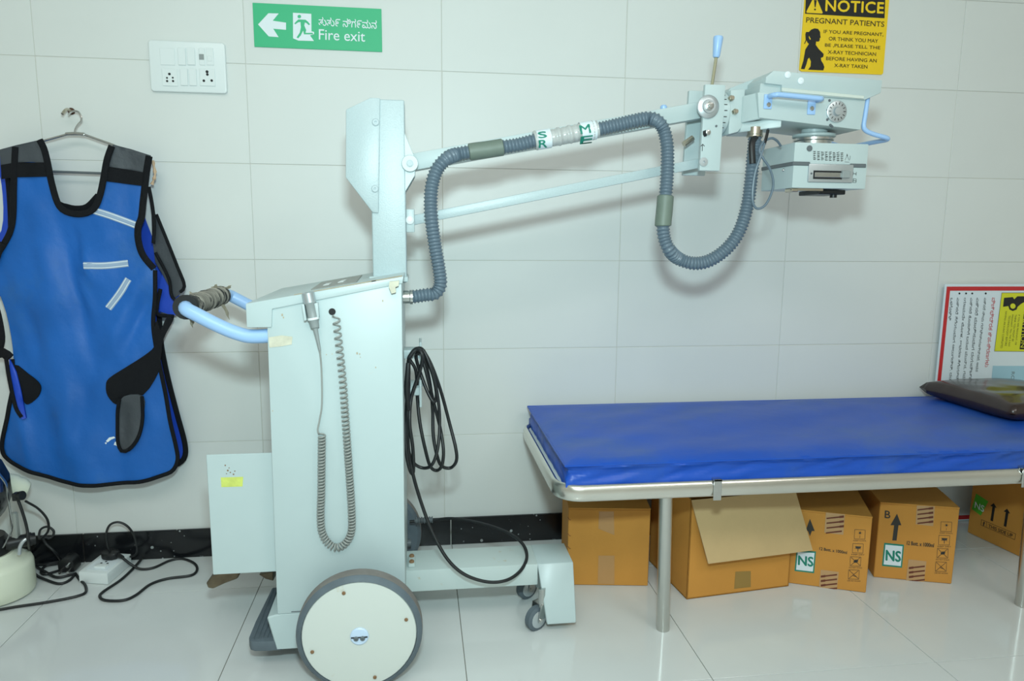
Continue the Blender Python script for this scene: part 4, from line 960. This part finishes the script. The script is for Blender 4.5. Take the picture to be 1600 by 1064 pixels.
# ------------------------------------------------------------------ lead apron on hanger
def cloth(name, out, yf, th, m, parent, cell=.012, label=None, ang=70):
    """outline (x,z) list; yf(x,z)->y of the front; thickness th towards the wall"""
    t = nb(); n = len(out); X0, Z0 = min(p[0] for p in out), min(p[1] for p in out); X1, Z1 = max(p[0] for p in out), max(p[1] for p in out)
    def inside(x, z_):
        c = False
        for k in range(n):
            (xa, za), (xb, zb) = out[k-1], out[k]
            if (za > z_) != (zb > z_) and x < (xb-xa)*(z_-za)/(zb-za)+xa: c = not c
        return c
    pts = [V(p).to_2d() if False else V((p[0], p[1])) for p in out]; bd = pts[:]
    for a in range(1, int((X1-X0)/cell)+1):
        for c in range(1, int((Z1-Z0)/cell)+1):
            q = V((X0+a*cell+(c % 2)*cell/2, Z0+c*cell))
            if inside(*q) and min((q-e).length_squared for e in bd) > (cell*.45)**2: pts.append(q)
    vo, eo, fo, *_ = delaunay_2d_cdt(pts, [(k, (k+1) % n) for k in range(n)], [], 0, 1e-6)
    vs = [t.verts.new((p.x, 0, p.y)) for p in vo]
    for f in fo:
        cx_ = sum(vo[k].x for k in f)/3; cz_ = sum(vo[k].y for k in f)/3
        if inside(cx_, cz_): t.faces.new([vs[k] for k in f])
    bmesh.ops.delete(t, geom=[v for v in t.verts if not v.link_faces], context='VERTS')
    r = bmesh.ops.extrude_face_region(t, geom=t.faces[:]); new = {g for g in r['geom'] if isinstance(g, bmesh.types.BMVert)}
    for v in t.verts: v.co.y = yf(v.co.x, v.co.z)+(th if v in new else 0)
    return part(name, t, m, parent, label, ang=ang)
def ribbon(bm, xz, yf, wd, th=.003, closed=False, off=0, step=.012):
    P_ = even(cat([V((x, 0, z_)) for x, z_ in xz], n=8, closed=closed)+([V((xz[0][0], 0, xz[0][1]))] if closed else []), step)
    P_ = [V((p.x, yf(p.x, p.z)-off, p.z)) for p in P_]
    return tube(bm, P_, wd/2, 8, ru=th, ref=(0, 1, 0), closed=False)
AY = -.075
def pxz(l, Y=None):
    """px outline -> (x, z) on the bulging front (Y None) or on a flat plane"""
    out = []
    for x, y in l:
        p = at(x, y, Y=AY if Y is None else Y)
        for _ in range(4 if Y is None else 0): p = at(x, y, Y=fold(p.x, p.z))
        out.append((p.x, p.z))
    return out
def fold(x, z_):
    # hanging folds: soft belly, vertical pleats growing towards the hem, slanting drag lines over the chest
    cx_ = (x-.11)/.30; low = min(1, max(0, (1.25-z_)/.8))
    y = AY-.035*max(0, 1-cx_*cx_)*(.5+.5*low)
    y += .020*low*mnoise.noise(V((x*9+z_*1.6, z_*1.3, 0)))+.010*mnoise.noise(V((x*5+z_*4, z_*7-x*4, 4)))+.006*mnoise.noise(V((x*20+z_*6, z_*6-x*8, 8)))
    for ax_, az, bx_, bz, wd, am in FOLDS:
        dx, dz = bx_-ax_, bz-az; L2 = dx*dx+dz*dz; t_ = max(0, min(1, ((x-ax_)*dx+(z_-az)*dz)/L2))
        d2 = (x-ax_-dx*t_)**2+(z_-az-dz*t_)**2; y += am*math.exp(-d2/(wd*wd))*math.sin(PI*min(1, .15+t_*.85))
    return y
FOLDS = []
for a_, c_, wd, am in (((95, 345), (150, 600), .022, .010), ((125, 380), (148, 450), .014, -.010), ((112, 350), (130, 420), .012, .008), ((60, 330), (100, 560), .03, -.010), ((150, 560), (110, 740), .03, .012), ((205, 600), (185, 745), .022, .012), ((60, 600), (95, 745), .03, .012), ((225, 430), (160, 560), .02, -.010), ((230, 470), (190, 560), .016, .010), ((40, 480), (70, 590), .022, .010), ((125, 440), (150, 500), .012, -.008), ((30, 640), (55, 740), .018, -.009), ((180, 370), (120, 400), .016, -.007)):
    p_, q_ = at(*a_, Y=AY-.02), at(*c_, Y=AY-.02); FOLDS.append((p_.x, p_.z, q_.x, q_.z, wd, am))
def smooth_out(l, n=4, Y=None): return [(p.x, p.z) for p in cat([V((a, 0, c)) for a, c in pxz(l, Y)], n=n, closed=True)]
AP = thing('lead_apron', 'blue radiation apron with black binding hanging on a wire hanger', 'apron', (.12, -.07, .30))
front = [(25, 234), (45, 227), (65, 221), (71, 232), (77, 255), (83, 285), (90, 312), (99, 328), (117, 335), (136, 334), (150, 325), (158, 305), (164, 275), (169, 248), (176, 229), (200, 237), (234, 248), (231, 270), (226, 310), (222, 340), (217, 354), (217, 375), (224, 400), (243, 422), (243, 455), (240, 500), (244, 540), (254, 590), (264, 645), (275, 695), (278, 718), (270, 735), (252, 743), (215, 753), (155, 758), (105, 753), (45, 736), (14, 718), (4, 702), (8, 670), (16, 630), (22, 595), (20, 545), (10, 490), (-6, 440), (-8, 405), (8, 382), (19, 355), (22, 330), (22, 280)]
cloth('front_panel', smooth_out(front), fold, .006, BLUEF, AP)
BKY = -.03
def b_yf(x, z_): return -.028-.006*mnoise.noise(V((x*9, z_*3, 11)))
back = [(-40, 256), (0, 243), (25, 237), (48, 233), (60, 262), (74, 298), (92, 318), (118, 325), (138, 323), (156, 305), (170, 270), (190, 241), (219, 252), (217, 290), (222, 330), (238, 375), (252, 425), (250, 500), (252, 545), (262, 590), (276, 645), (288, 690), (289, 712), (280, 724), (262, 730), (200, 735), (100, 735), (24, 712), (16, 680), (26, 600), (30, 520), (10, 470), (-30, 450), (-30, 400), (2, 360), (2, 290), (-10, 262)]
cloth('back_panel', smooth_out(back, 4, BKY), b_yf, .006, BLUEB, AP, .02)
# shoulder patches, front
def f_off(d): return lambda x, z_: fold(x, z_)-d
ls = [(26, 228), (66, 219), (73, 236), (78, 257), (26, 256)]; rs = [(177, 226), (236, 243), (230, 270), (170, 262)]
cloth('shoulder_patch', pxz([(0, 234), (26, 227), (66, 218), (73, 236), (78, 256), (50, 253), (26, 254), (2, 262)]), f_off(.003), .004, GREYF, AP)
cloth('shoulder_patch', pxz([(177, 226), (205, 233), (236, 243), (228, 270), (200, 267), (167, 262)]), f_off(.003), .004, GREYF, AP)
cloth('shoulder_strap', pxz([(3, 258), (26, 254), (78, 254), (82, 276), (26, 277), (4, 280)]), f_off(.006), .004, BLACKF, AP)
cloth('shoulder_strap', pxz([(167, 260), (200, 265), (229, 270), (226, 291), (195, 287), (164, 283)]), f_off(.006), .004, BLACKF, AP)
b = nb()
nk = [(64, 219), (71, 233), (77, 257), (83, 287), (90, 312), (99, 327), (117, 334), (136, 333), (150, 324), (158, 305), (164, 277), (169, 250), (177, 227)]
ribbon(b, pxz(nk), fold, .019, .004, off=.008)
ribbon(b, pxz([(25, 230), (23, 280), (22, 330), (19, 355), (8, 380), (-8, 405)]), fold, .018, .004, off=.004)
ribbon(b, pxz([(234, 244), (229, 275), (225, 312), (222, 340), (217, 354), (217, 375), (224, 398), (243, 421)]), fold, .020, .004, off=.005)
hem = [(243, 422), (243, 455), (240, 500), (244, 540), (254, 590), (264, 645), (275, 695), (278, 718), (270, 735), (252, 743), (215, 753), (155, 758), (105, 753), (45, 736), (14, 718), (4, 702), (8, 670), (16, 630), (22, 595), (20, 560)]
ribbon(b, pxz(hem), fold, .013, .0045, off=.003)
part('black_binding', b, BLACKF, AP, 'black edge binding')
b = nb()
ribbon(b, pxz([(249, 490), (250, 515), (253, 545), (262, 590), (276, 645), (288, 690), (289, 712), (280, 724), (262, 730)], BKY), b_yf, .017, .004, off=.003)
ribbon(b, pxz([(2, 262), (3, 290), (5, 330), (8, 355)]), b_yf, .016, .004, off=.03)
ribbon(b, pxz([(60, 262), (74, 298), (92, 318), (105, 323), (120, 326), (138, 323), (156, 305)], BKY), b_yf, .018, .004, off=.01)
part('back_binding', b, BLACKF, AP, 'black edge binding')
# side flaps at right
def s_yf(x, z_): return -.055-.10*max(0, min(1, (x-.28)/.12))*.3
cloth('side_flap', pxz([(233, 318), (241, 338), (262, 382), (276, 415), (289, 446), (280, 460), (272, 466), (262, 448), (250, 428), (238, 410), (233, 370)]), s_yf, .006, GREYF, AP, label='dark grey side flap')
cloth('side_flap_lining', pxz([(250, 420), (262, 418), (266, 430), (270, 455), (278, 468), (271, 494), (256, 492), (244, 488), (243, 450)]), lambda x, z_: -.058, .006, BLUEB, AP)
b = nb(); ribbon(b, pxz([(233, 292), (238, 320), (241, 352), (238, 386)]), lambda x, z_: -.082, .011, .0025); ribbon(b, pxz([(243, 335), (262, 380), (276, 412), (289, 446), (279, 459)]), s_yf, .010, .004, off=.003)
ribbon(b, pxz([(240, 395), (256, 422), (264, 440), (268, 462), (280, 473)]), s_yf, .010, .004, off=.006); ribbon(b, pxz([(249, 452), (243, 480), (245, 492), (274, 494)]), s_yf, .012, .004, off=.01)
part('flap_binding', b, BLACKF, AP)
# straps and tabs
def t_off(d): return lambda x, z_: fold(x, z_)-d
cloth('waist_strap', smooth_out([(243, 540), (225, 556), (195, 575), (172, 590), (167, 602), (170, 618), (183, 631), (193, 621), (225, 616), (248, 582), (252, 560), (256, 530), (272, 498), (262, 495), (252, 515), (246, 500), (242, 520)], 3), t_off(.008), .005, BLACKF, AP)
cloth('waist_tab', smooth_out([(196, 618), (188, 640), (187, 680), (190, 698), (196, 704), (208, 698), (220, 680), (226, 650), (226, 618)], 3), t_off(.014), .006, GREYF, AP, label='grey strap end with black binding')
b = nb(); ribbon(b, pxz([(190, 622), (187, 645), (187, 680), (190, 697), (196, 703), (208, 697), (220, 679), (226, 650), (225, 616)]), t_off(.014), .011, .0045, off=.003); part('tab_binding', b, BLACKF, AP)
cloth('waist_strap', smooth_out([(24, 570), (45, 584), (60, 596), (65, 606), (60, 620), (46, 631), (38, 626), (30, 605)], 3), t_off(.005), .005, BLACKF, AP)
cloth('waist_tab', pxz([(18, 560), (28, 580), (36, 610), (44, 652), (38, 654), (26, 630), (18, 590)]), t_off(.012), .005, BLUEB, AP)
b = nb(); ribbon(b, pxz([(14, 560), (20, 596), (28, 632), (40, 653)]), t_off(.012), .012, .004, off=.003); ribbon(b, pxz([(8, 380), (0, 395), (-8, 420)]), t_off(.01), .02, .004)
ribbon(b, pxz([(20, 558), (10, 550), (-4, 552), (-14, 556)]), t_off(.016), .030, .006); ribbon(b, pxz([(-8, 470), (0, 500), (4, 528), (0, 548)]), t_off(.006), .022, .004); part('strap_end', b, BLACKF, AP)
b = nb()
for l in ([(147, 329), (175, 338), (215, 353)], [(131, 415), (165, 415), (203, 411)], [(201, 436), (186, 460), (166, 486)]): ribbon(b, pxz(l), t_off(.001), .021, .0022)
part('reflective_tape', b, TAPEW, AP, 'silver tape strip')
b = nb()
for l in ([(147, 329), (175, 338), (215, 353)], [(131, 415), (165, 415), (203, 411)], [(201, 436), (186, 460), (166, 486)]):
    q = pxz(l); dx, dz = q[2][0]-q[0][0], q[2][1]-q[0][1]; L_ = math.hypot(dx, dz)
    for k in (-1, 1): ribbon(b, [(x-dz/L_*.0065*k, z_+dx/L_*.0065*k) for x, z_ in q], t_off(.0026), .003, .0012)
part('tape_stitching', b, WHITEI, AP)
b = nb(); zt = zo((0, 460), 3.325)
for q in (((550, 762), (565, 745), (590, 740), (596, 748), (575, 756), (560, 768)), ((545, 770), (556, 768), (552, 778)), ((595, 768), (605, 764), (606, 778), (620, 782), (612, 796), (602, 786), (590, 782))):
    vs = []
    for x, y in zt(*q):
        p = at(x, y, Y=AY-.03); vs.append((p.x, fold(p.x, p.z)-.0015, p.z))
    extr(b, vs, (0, -.0006, 0))
part('paint_scuff', b, WHITEI, AP, 'white scuff', smooth=False)
b = nb(); fs = cat([V((*pxz([(236, 250)])[0], 0)), V((*pxz([(240, 272)])[0], 0)), V((*pxz([(235, 288)])[0], 0))], n=5)
tube(b, [(p.x, -.066, p.y) for p in fs], lambda i: .004+.002*math.sin(i*2.1), 7); part('torn_foam', b, BEIGE, AP, 'torn beige foam at shoulder')
# hanger and wall hook
HG = thing('wire_hanger', 'steel wire clothes hanger carrying the blue apron', 'hanger', (.13, -.05, 1.35))
YW = -.048
b = nb(); tube(b, [at(x, y, Y=YW) for x, y in ((20, 238), (65, 221), (105, 210), (131, 210), (176, 226), (225, 248))], .0036, 10); part('shoulder_wire', b, STEEL, HG)
b = nb(); tube(b, [at(x, y, Y=YW) for x, y in ((103, 209.5), (118, 208.5), (132, 210))], .0052, 10); part('centre_sleeve', b, STEEL, HG)
b = nb(); tube(b, [at(x, y, Y=YW) for x, y in ((40, 268), (82, 268), (165, 271), (205, 272))], .0036, 10); part('trouser_bar', b, DGREY, HG)
b = nb(); tube(b, cat([at(x, y, Y=YW) for x, y in ((117.5, 209), (117.5, 203), (121, 196), (127, 189), (127, 182), (122, 174.5), (113, 174), (107, 179))], n=6), .0028, 10); part('hook_wire', b, STEEL, HG)
WH = thing('wall_hook', 'small chrome peg hook on the wall above the apron', 'hook', at(112, 176, Y=-.001))
b = nb(); p0 = at(112, 174, Y=0); disc(b, p0, (0, -1, 0), .010, .006, 18, .002); part('rose', b, mat('hook_bronze', (92, 66, 54), .4, .7), WH)
b = nb(); tube(b, cat([p0+V((0, -.004, 0)), p0+V((0, -.025, .002)), p0+V((0, -.042, -.004)), p0+V((-.004, -.052, -.016))], n=5), .0042, 10); part('peg', b, NICKEL, WH)

# ------------------------------------------------------------------ fogger (white tank with black motor head)
FG = thing('fogger', 'white plastic tank fogger with black motor head beside the apron', 'fogger', (-.115, -.235, 0))
fc = V((-.143, -.205, 0)); 
b = nb(); lathe(b, [(.085, .001), (.098, .006), (.102, .018), (.101, .092), (.097, .103), (.080, .115), (.058, .127), (.056, .133), (.0, .133)], fc, (0, 0, 1), 48); part('tank', b, TANK, FG, 'translucent white plastic tank', ang=50)
b = nb(); lathe(b, [(.062, .132), (.064, .140), (.058, .172), (.05, .186), (.0, .188)], fc+V((-.015, 0, 0)), (0, 0, 1), 32); part('motor_base', b, BLACKP, FG)
b = nb(); tube(b, [(-.105, -.205, .158), (-.042, -.165, .156)], [.020, .018], 16); lathe(b, [(.021, 0), (.021, .012), (0, .012)], (-.06, -.177, .157), (.82, .57, -.03), 16); part('filler_neck', b, BLACKP, FG)
b = nb(); tube(b, cat([at(30, 866, Y=-.245), at(31, 855, Y=-.245), at(36, 846, Y=-.24), at(41, 842, Y=-.235)], n=5), .0052, 10); part('drain_tube', b, ALU, FG)
b = nb(); FP3 = [(-34, 718), (-18, 730), (-5, 752), (-3, 768), (0, 785), (-6, 800), (-12, 812), (-20, 822), (-56, 826), (-76, 770), (-56, 718)]
extr(b, [at(x, y, Y=-.27) for x, y in FP3], (.0, .07, 0), .006, 2); part('motor_head', b, FIN, FG)
b = nb(); tube(b, [at(x, y, Y=-.275) for x, y in ((-33, 714), (-16, 727), (-1, 749), (2, 768))], .0055, 10, ru=.008, ref=(0, 1, 0)); part('head_strip', b, FINB, FG)
b = nb(); tube(b, cat([at(x, y, Y=-.29) for x, y in ((-6, 735), (2, 745), (10, 757), (12, 775), (16, 800), (19, 824), (12, 842), (5, 855))], n=3), .0016, 6, ru=.006, ref=(0, 1, 0)); part('wire_bail', b, STEEL, FG)
b = nb(); d0, d1 = at(10, 757, Y=-.15), at(47, 764, Y=-.13); L_ = (d1-d0).length
lathe(b, [(.034, 0), (.034, L_*.35), (.031, L_*.42), (.029, L_*.7), (.018, L_*.95), (.008, L_), (0, L_)], d0, d1-d0, 24); part('nozzle', b, TANK, FG)
b = nb(); c_ = at(28, 775, Y=-.26); lathe(b, [(.010, 0), (.013, .006), (.013, .016), (0, .016)], c_, (1, -.3, .2), 12); bx(b, c_.x-.012, c_.x+.006, c_.y-.01, c_.y+.012, c_.z-.012, c_.z+.010, .003, 2); part('knob', b, BLACKP, FG)
b = nb(); bx(b, at(14, 780, Y=-.19).x, at(24, 780, Y=-.19).x, -.20, -.18, .14, .25, .003, 1); part('support_post', b, mat('clear_grey_plastic', (176, 182, 176), .25, trans=.3), FG)
# fogger cord and plug (moves with the fogger)
zc = .0045
cl = [at(27, 778, Y=-.25), at(35, 800, Y=-.25), at(42, 825, Y=-.24), at(45, 850, Y=-.22)]
cf = [(47, 868), (48, 885), (56, 898), (72, 906), (92, 912), (108, 907), (118, 896)]
c1 = [at(40, 783, Y=-.20), at(60, 795, Y=-.16), at(74, 812, Y=-.13), at(75, 830, Y=-.11), at(62, 842, Y=-.10), at(63, 828, Y=-.09), at(74, 823, Y=-.085), at(84, 830, Y=-.085), at(80, 840, Y=-.09), at(68, 840, Y=-.10), at(72, 850, Y=-.10), at(85, 862, Y=-.10)]
b = nb(); tube(b, cat(cl+[at(x, y, Z=max(zc, .03-.008*i)) for i, (x, y) in enumerate(cf)], n=8), .0042, 8)
tube(b, cat(c1+[at(97, 878, Z=.022)], n=8), .0036, 8)
tube(b, cat([at(x, y, Z=zc+.002*(i % 3)) for i, (x, y) in enumerate([(118, 896), (90, 902), (70, 893), (56, 884), (70, 882), (94, 878), (106, 886), (90, 892), (70, 897), (64, 893), (72, 884), (92, 880)])], n=8), .0042, 8)
tube(b, cat([at(x, y, Z=zc) for x, y in [(118, 896), (124, 905), (133, 914), (134, 925), (122, 931), (95, 937), (60, 943), (25, 948), (-10, 954), (-60, 962)]], n=8), .0042, 8)
part('power_cord', b, CABLE, FG, 'black power cord', ang=80)
b = nb(); pcn = at(105, 884, Z=.026)
extr(b, [pcn+V((-.024, -.008, -.018)), pcn+V((.024, -.008, -.018)), pcn+V((.022, -.008, .014)), pcn+V((.010, -.008, .026)), pcn+V((-.012, -.008, .026)), pcn+V((-.026, -.008, .012))], (0, .05, 0), .005, 2); PG = part('plug', b, BLACKP, FG, 'black three-pin plug')
b = nb()
for dx, dz, r_ in ((-.012, -.008, .004), (.012, -.008, .004), (.012, .012, .0048)): tube(b, [pcn+V((dx, -.006, dz)), pcn+V((dx+.001, -.028, dz-.002))], r_, 8)
part('plug_pin', b, STEEL, PG)
# extension box
e0, e1, e2 = at(124, 911, Z=0), at(169, 914, Z=0), at(206, 882, Z=0)
u_ = (e1-e0); u_.normalize(); v_ = V((-u_.y, u_.x, 0)); 
if v_.dot(e2-e1) < 0: v_ = -v_
w1, w2 = (e1-e0).length, (e2-e1).length
ax = (e2-e1).normalized()
EX = thing('extension_box', 'white extension socket box with one black plug on the floor', 'extension box', (e0+e2)/2)
hh = .036
b = nb(); e3 = e0+(e2-e1); extr(b, [p+V((0, 0, .001)) for p in (e0, e1, e2, e3)], (0, 0, hh), .003, 2); part('case', b, WHITEP, EX)
TP = Plane((0, 0, hh+.001), (0, 0, 1))
def tp(s, r): return e0+(e1-e0)*s+(e3-e0)*r+V((0, 0, hh+.001))
b = nb(); extr(b, [tp(.35, .2), tp(.75, .2), tp(.75, .36), tp(.35, .36)], (0, 0, .007), .002, 2); part('rocker_switch', b, WHITEP, EX)
b = nb(); extr(b, [tp(.12, .12), tp(.9, .12), tp(.9, .92), tp(.12, .92)], (0, 0, .0012), .0005, 1); part('face_plate', b, WHITEI, EX)
b = nb()
for s, r in ((.4, .45), (.62, .45), (.5, .53)): disc(b, tp(s, r)+V((0, 0, .0012)), (0, 0, 1), .0035, .0006, 10)
part('socket_hole', b, DARK, EX)
PLG = thing('black_plug', 'black moulded plug with cord in the white extension box', 'plug', tp(.5, .72)+V((0, 0, .002)))
pc_ = tp(.5, .72)+V((0, 0, .014)); 
b = nb(); pts_ = []
for k in range(12):
    a = 2*PI*k/12; pts_.append(pc_+(e1-e0).normalized()*(.030*math.cos(a))+ax*(.024*math.sin(a))+V((0, 0, -.0115)))
extr(b, pts_, (0, 0, .022), .006, 3); part('plug_body', b, BLACKP, PLG)
b = nb(); tube(b, [pc_+V((.02, -.005, 0)), pc_+V((.045, -.02, -.004))], [.009, .0055], 10); part('cord_guard', b, BLACKP, PLG)
b = nb(); tube(b, cat([pc_+V((.04, -.018, -.003)), at(205, 882, Z=.02), at(220, 889, Z=.006), at(240, 887, Z=zc), at(265, 876, Z=zc), at(285, 873, Z=zc), at(303, 880, Z=zc), at(308, 890, Z=zc), at(298, 899, Z=zc), at(262, 904, Z=zc), at(235, 913, Z=zc), at(212, 930, Z=zc), at(192, 938, Z=zc), at(165, 938, Z=zc), at(156, 932, Z=zc), at(162, 924, Z=zc), at(190, 905, Z=zc), at(212, 884, Z=zc+.004), at(222, 872, Z=zc+.01)], n=8), .0042, 8)
part('cord', b, CABLE, PLG, ang=80)
b = nb(); tube(b, cat([tp(.55, .98)+V((0, .004, -.018)), at(212, 866, Y=-.06), at(211, 842, Y=-.06), at(201, 824, Y=-.065), at(186, 816, Y=-.07), at(172, 820, Y=-.075), at(166, 834, Y=-.08), at(168, 852, Y=-.08), at(172, 862, Y=-.075)], n=8), .0036, 8); part('cord', b, CABLE, EX, 'black cord', ang=80)
